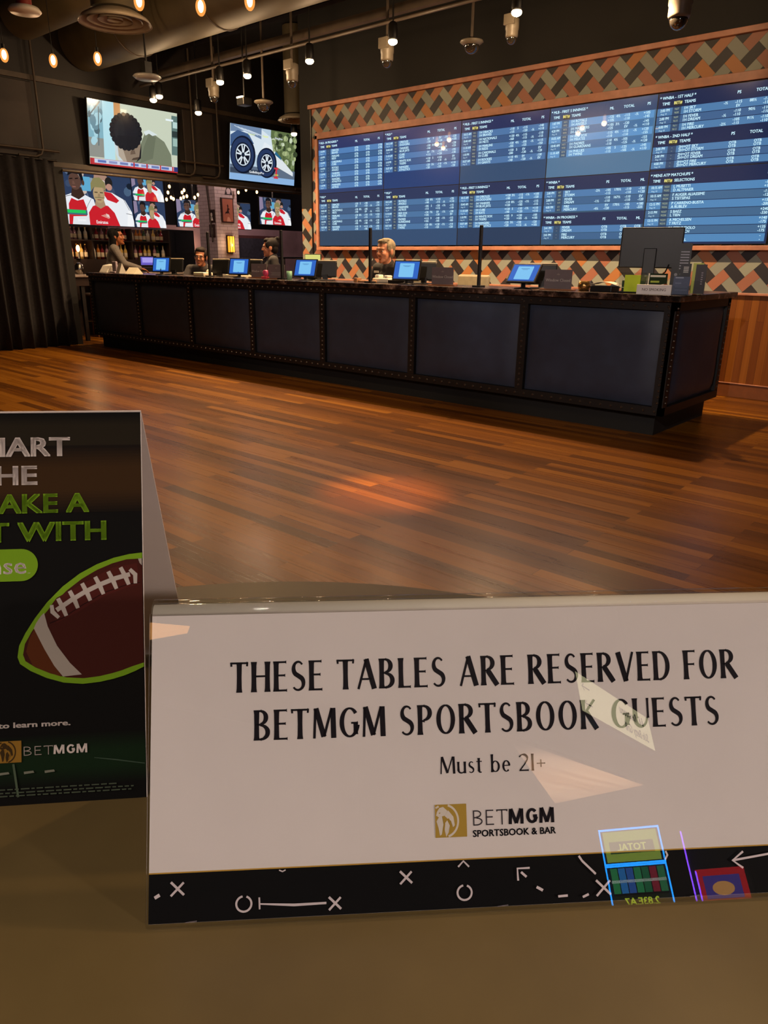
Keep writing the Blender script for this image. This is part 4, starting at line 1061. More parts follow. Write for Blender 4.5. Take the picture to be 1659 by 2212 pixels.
    # score bug
    po([(.02, .17), (.38, .17), (.38, .26), (.02, .26)], '#3e6a78'); po([(.09, .20), (.36, .20), (.36, .255), (.09, .255)], '#1fc45a'); po([(.02, .14), (.10, .14), (.10, .19), (.02, .19)], '#d9e6ea')

def d_multi(p):
    p.rect(0, 0, 1, 1, '#05070c')
    team(p, 0, 0, .685, .76, True)
    team(p, .69, .38, .31, .37, False); team(p, .69, 0, .31, .37, False)
    p.rect(0, .765, 1, 1, '#1a2838')
def d_team(p): team(p, 0, 0, 1, 1, True)

tv((-12.0, 7.30, 3.26), 1.62, .93, 0, 7, 'upper wall TV showing a person with dark curly hair bowing the head', d_head)
tv((-12.0, 10.03, 3.26), 1.60, .93, 0, 7, 'upper wall TV showing two trailer wheels and an advert line', d_wheels)
tv((-13.45, 7.60, 2.56), 2.17, 1.24, 0, 0, 'large bar TV above the bottle shelves showing footballers three times over', d_multi, mount='pole')
tv((-14.9, 10.42, 2.33), .98, .56, 0, 0, 'small bar TV with footballers just left of the white brick pillar', d_team, mount='pole')
tv((-15.2, 11.72, 2.36), 1.0, .58, 0, 0, 'small bar TV half hidden behind the right side of the white brick pillar', d_team, mount='pole')
tv((-15.2, 13.02, 2.52), 1.02, .62, 0, 0, 'small bar TV with footballers beside the right curtain', d_team, mount='pole')
tv((-15.2, 10.02, 1.52), .60, .36, 0, 0, 'low bar TV with footballers above the leftmost tablet', d_team, mount='stand')
# ================================================================== BAR BEYOND THE OPENING
M_DWOOD = mat('dark_bar_wood', '#241712', .45, var=.2, scale=6)
M_GLOW = mat('filament_glow', '#ffd9a0', .5, emit='#ffb45a', estr=14)
M_GLOWS = mat('string_bulb_glow', '#ffd9a0', .5, emit='#ffc27a', estr=6)
M_HOT = mat('lamp_glow', '#fff0d8', .5, emit='#ffd9a0', estr=30)
t = thing('bottle_shelf', 'dark back bar shelf unit under the large bar TV', 'shelf', (-13.62, 7.6, 0))
MB().box((-13.80, 6.3, 0), (-13.40, 8.75, 1.33)).build('cabinet', M_DWOOD, t)
for z in (1.33, 1.665): MB().box((-13.82, 6.3, z), (-13.42, 8.75, z+.02)).build('shelf_board', M_DWOOD, t)
MB().box((-13.86, 6.3, 1.33), (-13.82, 8.75, 1.90)).build('back_panel', mat('bar_back_panel', '#5b3f3a', .5, var=.3, scale=8), t)
for y in (6.3, 7.1, 7.9, 8.72): MB().box((-13.82, y, 1.35), (-13.44, y+.03, 1.90)).build('upright', M_DWOOD, t)
rb = random.Random(21)
BC = [('amber', '#a8621f'), ('clear', '#b9b4ae'), ('dark green', '#24402c'), ('ruby red', '#7a1c26'), ('pale gold', '#c9a860'), ('dark brown', '#3a2014'), ('mauve', '#8a6478')]
PROTO = {}
for cn, cc in BC:
    PROTO[cn] = mat('bottle_'+cn.replace(' ', '_'), cc, .12, var=.1, coat=.5)
M_CAP = mat('bottle_cap', '#c2a25a', .35, metal=.6); M_LAB = mat('bottle_label', '#cdbfa8', .6, var=.1)
bp = {}
for row, (z, h) in enumerate(((1.35, .27), (1.685, .22))):
    y = 6.38
    while y < 8.66:
        if any(abs(y-u) < .045 for u in (6.315, 7.115, 7.915, 8.735)): y += .05; continue
        cn, cc = rb.choice(BC); key = (cn, row)
        if key not in bp:
            b = thing('bottle', None, 'bottle', (0, 0, 0))
            r = .034; hh = h*.98
            bg = MB().lathe([(0, 0), (r, 0), (r, hh*.58), (r*.8, hh*.66), (.012, hh*.76), (.012, hh*.93), (0, hh*.93)], (0, 0, 0), 12).build('bottle_glass', PROTO[cn], b)
            MB().lathe([(0, hh*.92), (.014, hh*.92), (.014, hh), (0, hh)], (0, 0, 0), 10).build('cap', M_CAP, bg)
            MB().lathe([(r*1.01, hh*.15), (r*1.015, hh*.16), (r*1.015, hh*.45), (r*1.01, hh*.46)], (0, 0, 0), 12).build('label_band', M_LAB, bg)
            bp[key] = b; o = b
        else: o = copy_tree(bp[key])
        o.location = (-13.56+rb.uniform(-.03, .03), y, z)
        o.rotation_euler.z = rb.uniform(0, 6)
        sh = 'upper' if row else 'lower'
        tag(o, '%s liquor bottle with gold cap on the %s back bar shelf' % (cn, sh), 'bottle', '%s bottles on the %s back bar shelf' % (cn, sh))
        y += rb.uniform(.078, .105)
t = thing('shelf_lamp', 'small glowing filament lamp standing among the bottles', 'lamp', (-13.36, 6.80, 1.35))
MB().lathe([(0, 0), (.04, 0), (.04, .012), (.012, .02), (.012, .12), (0, .12)], (-13.40, 6.80, 1.35), 14).build('lamp_base', M_STEEL, t)
MB().ball((-13.40, 6.80, 1.53), (.032, .032, .06)).build('bulb', M_GLOW, t)
light('lamp_light', 'POINT', (-13.34, 6.80, 1.53), 3, WARM, t, .03)
tag(MB().lathe([(0, 0), (.05, 0), (.075, .06), (.07, .15), (.03, .19), (0, .19)], (-12.85, 6.5, 1.102), 18).build('ice_bucket', M_CHROME), 'shiny round bucket in front of the bottles left of the bartender', 'bucket')
# service bar in the opening
t = thing('bar_counter', 'dark service bar with pale edge in the opening behind the bartender', 'bar', (-12.75, 8.6, 0))
MB().box((-13.0, 7.25, 0), (-12.5, 10.3, 1.10)).build('bar_front', M_DWOOD, t)
MB().box((-13.05, 7.2, 1.10), (-12.45, 10.35, 1.14)).build('bar_top', mat('bar_top_stone', '#8d8078', .3, var=.2), t, bevel=.008)
t = thing('bar_counter', 'low pale edged bar table beside the left curtain', 'bar', (-12.9, 6.35, 0))
MB().box((-13.15, 6.1, 1.06), (-12.4, 6.6, 1.10)).build('bar_top', mat('bar_top_stone', '#8d8078', .3, var=.2), t, bevel=.008)
MB().box((-13.12, 6.12, .92), (-12.44, 6.58, 1.06)).build('bar_front', M_DWOOD, t)
for sx in (-13.08, -12.52):
    MB().box((sx, 6.3, 0), (sx+.06, 6.36, .92)).build('leg', M_IRON, t)
# register on the service bar
t = thing('bar_register', 'bar till with a violet screen behind the bartender', 'till', (-12.75, 7.75, 1.14))
MB().box((-12.9, 7.6, 1.14), (-12.6, 7.95, 1.22)).build('till_body', M_PLAST, t, bevel=.01)
MB().box((-12.72, 7.6, 1.24), (-12.70, 7.95, 1.42)).build('till_case', M_PLAST, t)
p = Pic((-12.70, 7.62, 1.26), (0, 1, 0), (0, 0, 1), .31, .14); p.rect(0, 0, 1, 1, '#6a5cc0'); p.rect(.1, .3, .9, .9, '#a79be8'); p.mb.build('screen', M_SCREEN, t)
t = thing('bar_cabinet', 'large dark navy cabinet right of the bottle shelves', 'cabinet', (-14.4, 9.35, 0))
MB().box((-14.6, 8.85, 0), (-14.2, 9.85, 1.95)).build('cabinet_body', mat('navy_cabinet', '#141a26', .5), t, bevel=.01)
MB().box((-14.2, 8.9, 1.5), (-14.185, 9.35, 1.9)).box((-14.2, 9.37, 1.5), (-14.185, 9.82, 1.9)).build('door', mat('navy_door', '#1a2130', .4), t)

# plum booth wall with rounded niches
pw = struct(MB().box((-16.9, 9.2, 0), (-16.6, 16.5, 2.15)).build('wall_booths', M_BAR), 'plum wall of the booths behind the pillar', 'wall')
def niche(yc, wd, z1, lab):
    t = thing('booth_niche', lab, 'booth', (-16.55, yc, 0))
    def arch(x, g):
        h = wd/2-g; r = .22-g*.5; pts = [(x, yc-h, 0), (x, yc+h, 0)]
        pts += [(x, yc+h-r+r*math.cos(R(a)), z1-g-r+r*math.sin(R(a))) for a in range(0, 91, 15)]
        pts += [(x, yc-h+r+r*math.cos(R(a)), z1-g-r+r*math.sin(R(a))) for a in range(90, 181, 15)]
        return pts
    MB().prism(arch(-16.6, 0), (.10, 0, 0)).build('niche_frame', mat('niche_trim', '#4a2a2c', .5), t)
    MB().prism(arch(-16.5, .07), (.012, 0, 0)).build('niche_panel', mat('niche_cloth', '#232230', .8, var=.4, scale=14), t)
    MB().box((-16.5, yc-wd/2+.1, .3), (-15.95, yc+wd/2-.1, .5)).build('seat', mat('booth_leather', '#2c1d22', .5), t, bevel=.03)
    MB().box((-16.5, yc-wd/2+.1, .5), (-16.35, yc+wd/2-.1, 1.1)).build('seat_back', mat('booth_leather', '#2c1d22', .5), t, bevel=.03)
niche(10.15, 1.75, 1.98, 'dark rounded booth niche left of the white brick pillar')
niche(13.45, 1.75, 1.98, 'dark rounded booth niche right of the white brick pillar')
# white brick pillar
def brick_white():
    m = bpy.data.materials.new('white_brick'); m.use_nodes = True; nt = m.node_tree; b = nt.nodes['Principled BSDF']; L = nt.links.new
    tc = nt.nodes.new('ShaderNodeTexCoord'); sp = nt.nodes.new('ShaderNodeSeparateXYZ'); L(tc.outputs['Object'], sp.inputs[0])
    ad = nt.nodes.new('ShaderNodeMath'); L(sp.outputs['X'], ad.inputs[0]); L(sp.outputs['Y'], ad.inputs[1])
    cb = nt.nodes.new('ShaderNodeCombineXYZ'); L(ad.outputs[0], cb.inputs['X']); L(sp.outputs['Z'], cb.inputs['Y'])
    br = nt.nodes.new('ShaderNodeTexBrick'); br.inputs['Scale'].default_value = 1; br.inputs['Brick Width'].default_value = .2; br.inputs['Row Height'].default_value = .07; br.inputs['Mortar Size'].default_value = .006
    br.inputs['Color1'].default_value = (*lin('#b3a1a6'), 1); br.inputs['Color2'].default_value = (*lin('#a8969c'), 1); br.inputs['Mortar'].default_value = (*lin('#8d7c80'), 1)
    L(cb.outputs[0], br.inputs['Vector']); L(br.outputs['Color'], b.inputs['Base Color']); b.inputs['Roughness'].default_value = .5
    bp_ = nt.nodes.new('ShaderNodeBump'); bp_.inputs['Strength'].default_value = .5; bp_.inputs['Distance'].default_value = .004; bp_.invert = True
    L(br.outputs['Fac'], bp_.inputs['Height']); L(bp_.outputs['Normal'], b.inputs['Normal'])
    return m
PX0, PX1, PY0, PY1 = -14.1, -13.5, 9.94, 10.50
tag(MB().box((PX0, PY0, 0), (PX1, PY1, 3.55)).build('brick_pillar', brick_white()), 'white painted brick pillar in the bar with framed pictures', 'pillar')
t = thing('wall_sconce', 'amber glass sconce glowing on the front of the white brick pillar', 'lamp', (PX1, 10.25, 1.55))
MB().box((PX1, 10.17, 1.50), (PX1+.02, 10.33, 1.86)).build('back_plate', M_IRON, t)
MB().box((PX1+.02, 10.19, 1.52), (PX1+.10, 10.31, 1.84)).build('amber_glow_glass', mat('amber_glow_glass', '#e09a3a', .3, emit='#ff9a2a', estr=1.6), t, bevel=.01)
MB().ball((PX1+.06, 10.25, 1.66), (.045, .03, .09)).build('bulb', M_GLOW, t)
for y in (10.19, 10.25, 10.31): MB().box((PX1+.10, y-.004, 1.51), (PX1+.108, y+.004, 1.85)).build('sconce_bar', M_IRON, t)
light('sconce_light', 'POINT', (PX1+.25, 10.25, 1.68), 5, WARM, t, .06)
t = thing('wall_sconce', 'small amber sconce on the plum wall left of the white brick pillar', 'lamp', (-16.6, 11.35, 1.6))
MB().box((-16.6, 11.27, 1.55), (-16.57, 11.43, 1.9)).build('back_plate', M_IRON, t)
MB().box((-16.57, 11.28, 1.57), (-16.48, 11.42, 1.88)).build('amber_glow_glass', mat('amber_glow_glass', '#e09a3a', .3, emit='#ff9a2a', estr=1.6), t, bevel=.01)
MB().ball((-16.47, 11.35, 1.72), (.03, .03, .08)).build('bulb', M_GLOW, t)
light('sconce_light', 'POINT', (-16.3, 11.35, 1.7), 8, WARM, t, .06)
def framed(face, a, z, wd, ht, lab, art):
    if face == 'x': O, U = (PX1+.004, a-wd/2, z-ht/2), (0, 1, 0)
    else: O, U = (a-wd/2, PY0-.004, z-ht/2), (1, 0, 0)
    t = thing('framed_picture', lab, 'picture', O)
    N = Vector(U).cross(Vector((0, 0, 1)))
    Uv = Vector(U); Ov = Vector(O)
    M = Matrix((Uv, Vector((0, 0, 1)), N)).transposed().to_4x4(); M.translation = Ov
    MB().box((-.025, -.025, 0), (wd+.025, ht+.025, .02), M=M).build('frame', mat('picture_frame', '#33191a', .4), t, bevel=.004)
    p = Pic(Ov+N*.02, U, (0, 0, 1), wd, ht); art(p); p.mb.build('print', M_PRINT, t)
def a_red(p):
    p.rect(0, 0, 1, 1, '#9c5f50'); p.poly([(.45, .2), (.62, .2), (.8, 0), (.35, 0)], '#c08a78')
    p.poly([(.40, .45), (.48, .62), (.44, .72), (.52, .78), (.58, .70), (.56, .60), (.72, .56), (.58, .52), (.60, .44), (.70, .30), (.56, .38), (.50, .36), (.30, .36), (.22, .30), (.26, .42)], '#2c1a1a')
def a_bw(p): p.rect(0, 0, 1, 1, '#2a2426'); p.oval(.5, .62, .25, .2, '#c9bcbc'); p.poly([(.1, .05), (.3, .4), (.7, .4), (.9, .05)], '#e0d6d4'); p.poly([(.4, .38), (.5, .1), (.6, .38)], '#332a2c')
def a_bw2(p): p.rect(0, 0, 1, 1, '#4a4042'); p.rect(.25, .15, .75, .8, '#8d7f80'); p.oval(.5, .55, .16, .16, '#35292b')
framed('x', 10.235, 2.35, .26, .44, 'red brown framed print of a leaping figure on the pillar front', a_red)
framed('y', -13.62, 2.23, .13, .20, 'small black and white framed photo, upper of two on the pillar side', a_bw)
framed('y', -13.64, 1.94, .13, .20, 'small grey framed photo, lower of two on the pillar side', a_bw2)
t = thing('wall_crest', 'dark painted crest near the top of the pillar front', 'crest', (PX1, 10.30, 2.66))
p = Pic((PX1+.002, 10.19, 2.64), (0, 1, 0), (0, 0, 1), .2, .26)
p.poly([(.1, .3), (.0, .05), (1, .05), (.9, .4), (.75, .62), (.6, .95), (.5, 1), (.4, .95), (.28, .6)], '#2f2a30'); p.oval(.5, .35, .28, .2, '#a99aa2'); p.rect(.3, .12, .7, .2, '#a99aa2')
p.mb.build('painted_mark', M_PRINT, t)
tag(MB().tube([(PX0+.36, PY0-.03, 2.85), (PX0+.44, PY0-.03, 2.2), (PX0+.48, PY0-.03, 1.75), (PX0+.50, PY0-.05, 1.72)], .014).build('conduit', M_PIPE), 'dark cable running down the left face of the white brick pillar', 'cable')
t = thing('bar_rail', 'dark curved handrail in front of the pillar', 'rail', (-12.7, 10.9, 0))
MB().tube([(-12.6, 10.40, 1.1), (-12.6, 10.40, 1.38), (-12.6, 10.46, 1.42), (-12.6, 12.2, 1.42), (-12.6, 12.26, 1.38), (-12.6, 12.26, 0)], .018).build('rail_tube', M_IRON, t)
for y in (10.46, 11.0, 11.55): MB().cone((-12.6, y, 0), (-12.6, y, 1.41), .014).build('rail_post', M_IRON, t)
# string of bulbs in the bar
z2 = lambda x, y: (330+x/5.027, 380+y/5.027)
sb = None
for k, q in enumerate([(165,180),(200,235),(225,250),(150,255),(318,180),(340,155),(335,230),(305,245),(370,220),(455,235),(490,205),(230,40),(180,115),(930,180),(985,118),(1012,152),(1130,175),(1175,90),(1305,155)]):
    pt = at(*z2(*q), X=-13.0-.15*(k % 4))
    o = thing('string_bulb', None, 'bulb', pt)
    MB().ball(pt, (.024, .024, .034), 10, 8).build('bulb', M_GLOWS, o)
    MB().cone(pt+Vector((0, 0, .03)), pt+Vector((0, 0, .075)), .012).build('socket', M_IRON, o)
    MB().cone(pt+Vector((0, 0, .07)), (pt.x, pt.y, 3.56), .003, n=6).build('cord', M_IRON, o)
    right = k >= 13
    tag(o, 'tiny warm string bulb hanging in the bar %s the pillar' % ('right of' if right else 'left of'), 'bulb', 'string bulbs in the bar %s the pillar' % ('right of' if right else 'left of'))
for nm, loc, e in (('bar_fill_light', (-14.4, 8.0, 3.45), 50), ('bar_fill_light', (-15.2, 12.6, 3.45), 110), ('bar_fill_light', (-12.7, 10.9, 3.45), 70)):  # fill lamps added to brighten the bar, bottles and pillar front
    t = thing('bar_fill_lamp', {8.0: 'added round fill lamp in the low bar ceiling over the bottles', 12.6: 'added round fill lamp in the low bar ceiling over the booths', 10.9: 'added round fill lamp in the bar ceiling in front of the pillar'}[loc[1]], 'lamp', loc)
    MB().lathe([(0, .0), (.05, 0), (.055, .03), (.055, .10), (0, .10)], loc, 16).build('lamp_can', M_IRON, t)
    MB().lathe([(0, -.004), (.04, -.004), (.04, 0), (0, 0)], loc, 16).build('lamp_lens', M_HOT, t)
    light(nm, 'POINT', (loc[0], loc[1], loc[2]-.06), e, (1.0, .72, .62), t, .05)

# bar stool beside the left curtain
def stool(x, y, rz, lab):
    t = thing('bar_stool', lab, 'stool', (x, y, 0))
    A = Matrix.Translation((x, y, 0)) @ Matrix.Rotation(rz, 4, 'Z')
    MB().lathe([(0, 0), (.17, 0), (.18, .02), (.17, .05), (0, .06)], A @ Vector((0, 0, .72)), 20).build('seat', mat('stool_seat', '#2a1a14', .5), t)
    q = MB(); vs = [A @ Vector((.19*math.cos(R(a)), .19*math.sin(R(a)), z)) for z in (.84, 1.02) for a in range(20, 161, 10)]
    n = 15; q.add(vs, [(i, i+1, n+i+1, n+i) for i in range(n-1)], 0, (1, 1, 1), True)
    o = q.build('backrest', mat('stool_seat', '#2a1a14', .5), t); sd = o.modifiers.new('t', 'SOLIDIFY'); sd.thickness = .025
    for a in (45, 135, 225, 315):
        c, s = math.cos(R(a)), math.sin(R(a))
        MB().cone(A @ Vector((.13*c, .13*s, .72)), A @ Vector((.2*c, .2*s, 0)), .016, .013).build('leg', mat('stool_leg', '#6a3c1c', .4), t)
    MB().tube([A @ Vector((.17*math.cos(R(a)), .17*math.sin(R(a)), .28)) for a in range(0, 361, 20)], .009, 6).build('foot_ring', M_CHROME, t)
    for a in (40, 140): MB().cone(A @ Vector((.18*math.cos(R(a)), .18*math.sin(R(a)), .75)), A @ Vector((.19*math.cos(R(a)), .19*math.sin(R(a)), .86)), .012).build('back_post', M_IRON, t)
stool(-13.16, 6.84, R(-60), 'dark bar stool with wooden legs between the curtain and the counter end')

# ================================================================== PEOPLE
def remesh(o, voxel, smooth=4):
    md = o.modifiers.new('r', 'REMESH'); md.mode = 'VOXEL'; md.voxel_size = voxel
    sm = o.modifiers.new('s', 'SMOOTH'); sm.iterations = smooth; sm.factor = .5
    dg = bpy.context.evaluated_depsgraph_get(); dg.update()
    me = bpy.data.meshes.new_from_object(o.evaluated_get(dg))
    o.modifiers.clear(); old = o.data; o.data = me; me.name = old.name
    for p in me.polygons: p.use_smooth = True
    return o
def skin_mat(name, c): return mat(name, c, .5, var=.06, scale=30)
def hand(mb, wrist, d, side, curl=.5, thumb=1):
    """d: direction of the hand, side: direction across the knuckles (towards the thumb), palm below"""
    d = Vector(d).normalized(); s = (Vector(side)-d*Vector(side).dot(d)).normalized(); n = d.cross(s).normalized()
    if n.z > 0: n = -n          # palm normal, pointing down
    wv = Vector(wrist); c = wv+d*.05
    M = Matrix((s, d, n)).transposed().to_4x4()
    mb.ball(c, (.040, .050, .016), 14, 10, M=M)
    for k, (o_, l_) in enumerate(((.029, .070), (.010, .080), (-.010, .074), (-.029, .058))):
        p = wv+d*.092+s*o_; dd = d; r = .0092
        for j in range(3):
            dd = (dd*math.cos(curl*.7)+n*math.sin(curl*.7)).normalized()
            q = p+dd*l_*(.42, .33, .25)[j]; mb.limb(p, q, r, r*.9); p = q; r *= .9
    p = wv+d*.03+s*.036; dd = (d*.7+s*.75).normalized()
    for j in range(2):
        q = p+dd*.034; mb.limb(p, q, .0105, .0095); p = q; dd = (dd+d*.5+n*.3).normalized()
def person(label, loc, rz, sc, pose, skin, shirt, pants, hair, hairstyle, head=(0, 0, 0), glasses=False, sleeves='long', badge=None):
    root = thing('person', label, 'person', (0, 0, 0))
    g = {k: Vector(v)*sc for k, v in pose.items()}
    S = lambda v: Vector(v)*sc
    b = MB()
    # trunk
    b.ball(g['pelvis'], S((.165, .12, .12))); mid = (g['pelvis']+g['chest'])/2; b.ball(mid, S((.145, .105, .17))); b.ball(g['chest'], S((.165, .11, .17)))
    b.limb(g['shR'], g['shL'], .055*sc, .055*sc); nb = (g['shR']+g['shL'])/2
    b.limb(nb+S((0, 0, .02)), g['head']+S((0, .015, -.08)), .056*sc, .05*sc)
    for sd in 'RL':
        b.limb(g['sh'+sd], g['el'+sd], .050*sc, .040*sc); b.limb(g['el'+sd], g['wr'+sd], .040*sc, .027*sc)
        d = g['wr'+sd]-g['el'+sd]
        hv = pose.get('hd'+sd); d = Vector(hv) if hv else d
        hand(b, g['wr'+sd], d, (1, 0, 0) if sd == 'R' else (-1, 0, 0), pose_curl)
        b.limb(g['hip'+sd], g['kn'+sd], .085*sc, .058*sc); b.limb(g['kn'+sd], g['an'+sd], .058*sc, .036*sc)
        f0 = g['an'+sd]; b.limb(f0+S((0, .03, -.035)), f0+S((0, -.12, -.045)), .036*sc, .030*sc)
    # head
    hs = 1.06*sc
    HM = Matrix.Translation(g['head']) @ Matrix.Rotation(head[0], 4, 'Z') @ Matrix.Rotation(head[1], 4, 'X') @ Matrix.Rotation(head[2], 4, 'Y') @ Matrix.Scale(hs, 4)
    def hb(m_, c, r):
        k = MB().ball(c, r, 16, 12); m_.add([HM @ p for p in k.v], k.f, 0, (1, 1, 1), True)
    hb(b, (0, .012, .03), (.074, .094, .083)); hb(b, (0, -.028, -.03), (.060, .062, .088)); hb(b, (0, -.045, -.085), (.042, .040, .034))
    hb(b, (0, -.072, .022), (.050, .022, .014)); hb(b, (0, -.072, -.102), (.022, .018, .018))
    for e in (-1, 1):
        hb(b, (e*.034, -.056, -.030), (.025, .030, .026)); hb(b, (e*.077, .012, -.012), (.011, .024, .034)); hb(b, (e*.010, -.092, -.034), (.009, .010, .007))
    k = MB().limb((0, -.086, .012), (0, -.104, -.030), .008, .0105); b.add([HM @ p for p in k.v], k.f, 0, (1, 1, 1), True)
    body_ = b.build('body', skin_mat('skin_'+skin[1:], skin), root); remesh(body_, .0062)
    # clothes
    c = MB(); G = .016*sc
    c.ball(g['pelvis'], S((.178, .135, .12))); c.ball(mid, S((.165, .125, .19))); c.ball(g['chest']+S((0, 0, -.01)), S((.182, .126, .18)))
    c.limb(g['shR'], g['shL'], .068*sc, .068*sc); c.limb(nb, nb+S((0, .005, .045)), .085*sc, .066*sc)
    for sd in 'RL':
        c.limb(g['sh'+sd], g['el'+sd], .066*sc, .056*sc)
        if sleeves == 'long': c.limb(g['el'+sd], g['el'+sd].lerp(g['wr'+sd], .93), .054*sc, .040*sc)
    shirt_ = o = c.build('shirt', mat('cloth_'+shirt[1:], shirt, .85, var=.15, scale=40), root); remesh(o, .009)
    c = MB(); c.ball(g['pelvis']+S((0, 0, -.04)), S((.174, .13, .12)))
    for sd in 'RL':
        c.limb(g['hip'+sd], g['kn'+sd], .098*sc, .070*sc); c.limb(g['kn'+sd], g['kn'+sd].lerp(g['an'+sd], .93), .070*sc, .052*sc)
    o = c.build('trousers', mat('cloth_'+pants[1:], pants, .85, var=.15, scale=40), root); remesh(o, .010)
    c = MB()
    for sd in 'RL':
        f0 = g['an'+sd]; c.limb(f0+S((0, .035, -.03)), f0+S((0, -.13, -.042)), .047*sc, .040*sc)
    o = c.build('shoes', M_PLAST, root); remesh(o, .008)
    # hair
    c = MB()
    hb(c, (0, .030, .042), (.082, .094, .080)); hb(c, (0, .055, -.015), (.070, .055, .070))
    if hairstyle == 'short':
        hb(c, (0, -.040, .088), (.060, .040, .026)); hb(c, (.02, -.02, .104), (.04, .05, .018))
        for e in (-1, 1): hb(c, (e*.066, .0, .035), (.016, .045, .045))
    if hairstyle in ('bun', 'tied', 'long'):
        hb(c, (0, -.030, .085), (.064, .050, .034))
        for e in (-1, 1): hb(c, (e*.068, .0, .030), (.017, .055, .05))
    if hairstyle == 'bun': hb(c, (0, .095, .085), (.042, .042, .045)); hb(c, (.02, .11, .11), (.025, .025, .025))
    if hairstyle == 'long':
        rr = random.Random(2)
        for k_ in range(26):
            a = R(-15+210*k_/25); x0, y0 = .072*math.cos(a), .03+.075*math.sin(a)
            pts = [(x0*.9, y0*.9, .06), (x0*1.12, y0*1.1, -.05), (x0*1.25+rr.uniform(-.01, .01), y0*1.2+.02, -.16), (x0*1.2+rr.uniform(-.02, .02), y0*1.15+.03, -.27-.05*rr.random())]
            for i in range(3): 
                kk = MB().limb(pts[i], pts[i+1], .016-.003*i, .014-.003*i); c.add([HM @ p for p in kk.v], kk.f, 0, (1, 1, 1), True)
        hb(c, (0, .045, .035), (.088, .092, .092))
    o = c.build('hair', mat('hair_'+hair[1:], hair, .75, var=.35, scale=60, spec=.2), root); remesh(o, .006, 3)
    # face details
    for e in (-1, 1):
        k = MB().ball((e*.030, -.0785, -.003), (.0115, .0075, .0058), 10, 8); b2_ = MB().add([HM @ p for p in k.v], k.f, 0, (1, 1, 1), True)
        k = MB().ball((e*.030, -.0842, -.003), (.0052, .003, .0052), 10, 8); b2_.add([HM @ p for p in k.v], k.f, 1, (1, 1, 1), True)
        b2_.build('eye', [mat('eye_white', '#cfc4b8', .3), mat('eye_dark', '#1c1410', .2)], body_)
        MB().tube([HM @ Vector(q) for q in ((e*.014, -.090, .021), (e*.03, -.090, .0245), (e*.047, -.082, .016))], .0035*hs, 6).build('eyebrow', mat('hair_'+hair[1:], hair), body_)
    k = MB().ball((0, -.085, -.068), (.023, .011, .0075), 12, 8); MB().add([HM @ p for p in k.v], k.f, 0, (1, 1, 1), True).build('lips', mat('lips_'+skin[1:], tuple(x*y for x, y in zip(col(skin), (.75, .5, .5))), .4), body_)
    if glasses:
        q = MB()
        for e in (-1, 1):
            q.tube([HM @ Vector((e*.032+.024*math.cos(R(a)), -.098+.006*abs(e*.032+.024*math.cos(R(a)))/.05, -.004+.018*math.sin(R(a)))) for a in range(0, 361, 24)], .0018*hs, 6)
            q.tube([HM @ Vector((e*.056, -.092, .0)), HM @ Vector((e*.078, -.03, .0)), HM @ Vector((e*.078, .02, -.005))], .0017*hs, 6)
        q.tube([HM @ Vector((-.008, -.1, .0)), HM @ Vector((.008, -.1, .0))], .0018*hs, 6)
        q.build('glasses', M_IRON, root)
    if badge:
        n_ = g['chest']+S(badge[0]); MB().cbox(n_, S((.07, .012, .022))).build('name_badge', M_CREAM, shirt_, bevel=.002)
    root.location = loc; root.rotation_euler.z = rz
    return root
pose_curl = .55
def stand(dx=0):
    return dict(pelvis=(0, .0, .95), chest=(0, -.01, 1.24), shR=(-.165, 0, 1.37), shL=(.165, 0, 1.37), head=(0, -.03, 1.545), hipR=(-.09, 0, .90), hipL=(.09, 0, .90),
                knR=(-.10, -.02, .49), knL=(.10, -.02, .49), anR=(-.10, .02, .08), anL=(.10, .02, .08),
                elR=(-.22, .03, 1.10), elL=(.22, .03, 1.10), wrR=(-.23, -.08, .87), wrL=(.23, -.08, .87))
def sit(seat):
    z = seat+.11
    return dict(pelvis=(0, .06, z), chest=(0, .02, z+.30), shR=(-.17, .0, z+.43), shL=(.17, .0, z+.43), head=(0, -.04, z+.60), hipR=(-.09, .05, z-.03), hipL=(.09, .05, z-.03),
                knR=(-.11, -.36, z-.02), knL=(.11, -.36, z-.02), anR=(-.11, -.34, z-.43), anL=(.11, -.34, z-.43),
                elR=(-.23, -.05, z+.18), elL=(.23, -.05, z+.18), wrR=(-.18, -.27, z+.13), wrL=(.18, -.27, z+.13))
def task_chair(x, y, rz, seat, lab, c='#95896c'):
    t = thing('task_chair', lab, 'chair', (x, y, 0))
    A = Matrix.Translation((x, y, 0)) @ Matrix.Rotation(rz, 4, 'Z')
    for a in range(0, 360, 72):
        MB().cone(A @ Vector((0, 0, .07)), A @ Vector((.27*math.cos(R(a)), .27*math.sin(R(a)), .05)), .022, .014).build('leg', M_PLAST, t)
        MB().ball(A @ Vector((.27*math.cos(R(a)), .27*math.sin(R(a)), .03)), .03, 10, 8).build('caster', M_PLAST, t)
    MB().cone((x, y, .06), (x, y, seat-.07), .022).build('gas_post', M_STEEL, t)
    MB().box((-.23, -.24, seat-.07), (.23, .22, seat), M=A).build('seat', mat('chair_beige', c, .6, var=.08), t, bevel=.03)
    T = A @ Matrix.Translation((0, .25, seat+.08)) @ Matrix.Rotation(R(-8), 4, 'X')
    MB().box((-.215, -.025, 0), (.215, .025, .46), M=T).build('backrest', mat('chair_beige', c, .6, var=.08), t, bevel=.035)
    MB().tube([A @ Vector((0, .1, seat-.06)), A @ Vector((0, .27, seat-.05)), A @ Vector((0, .30, seat+.2))], .02).build('back_bar', M_PLAST, t)
    return t
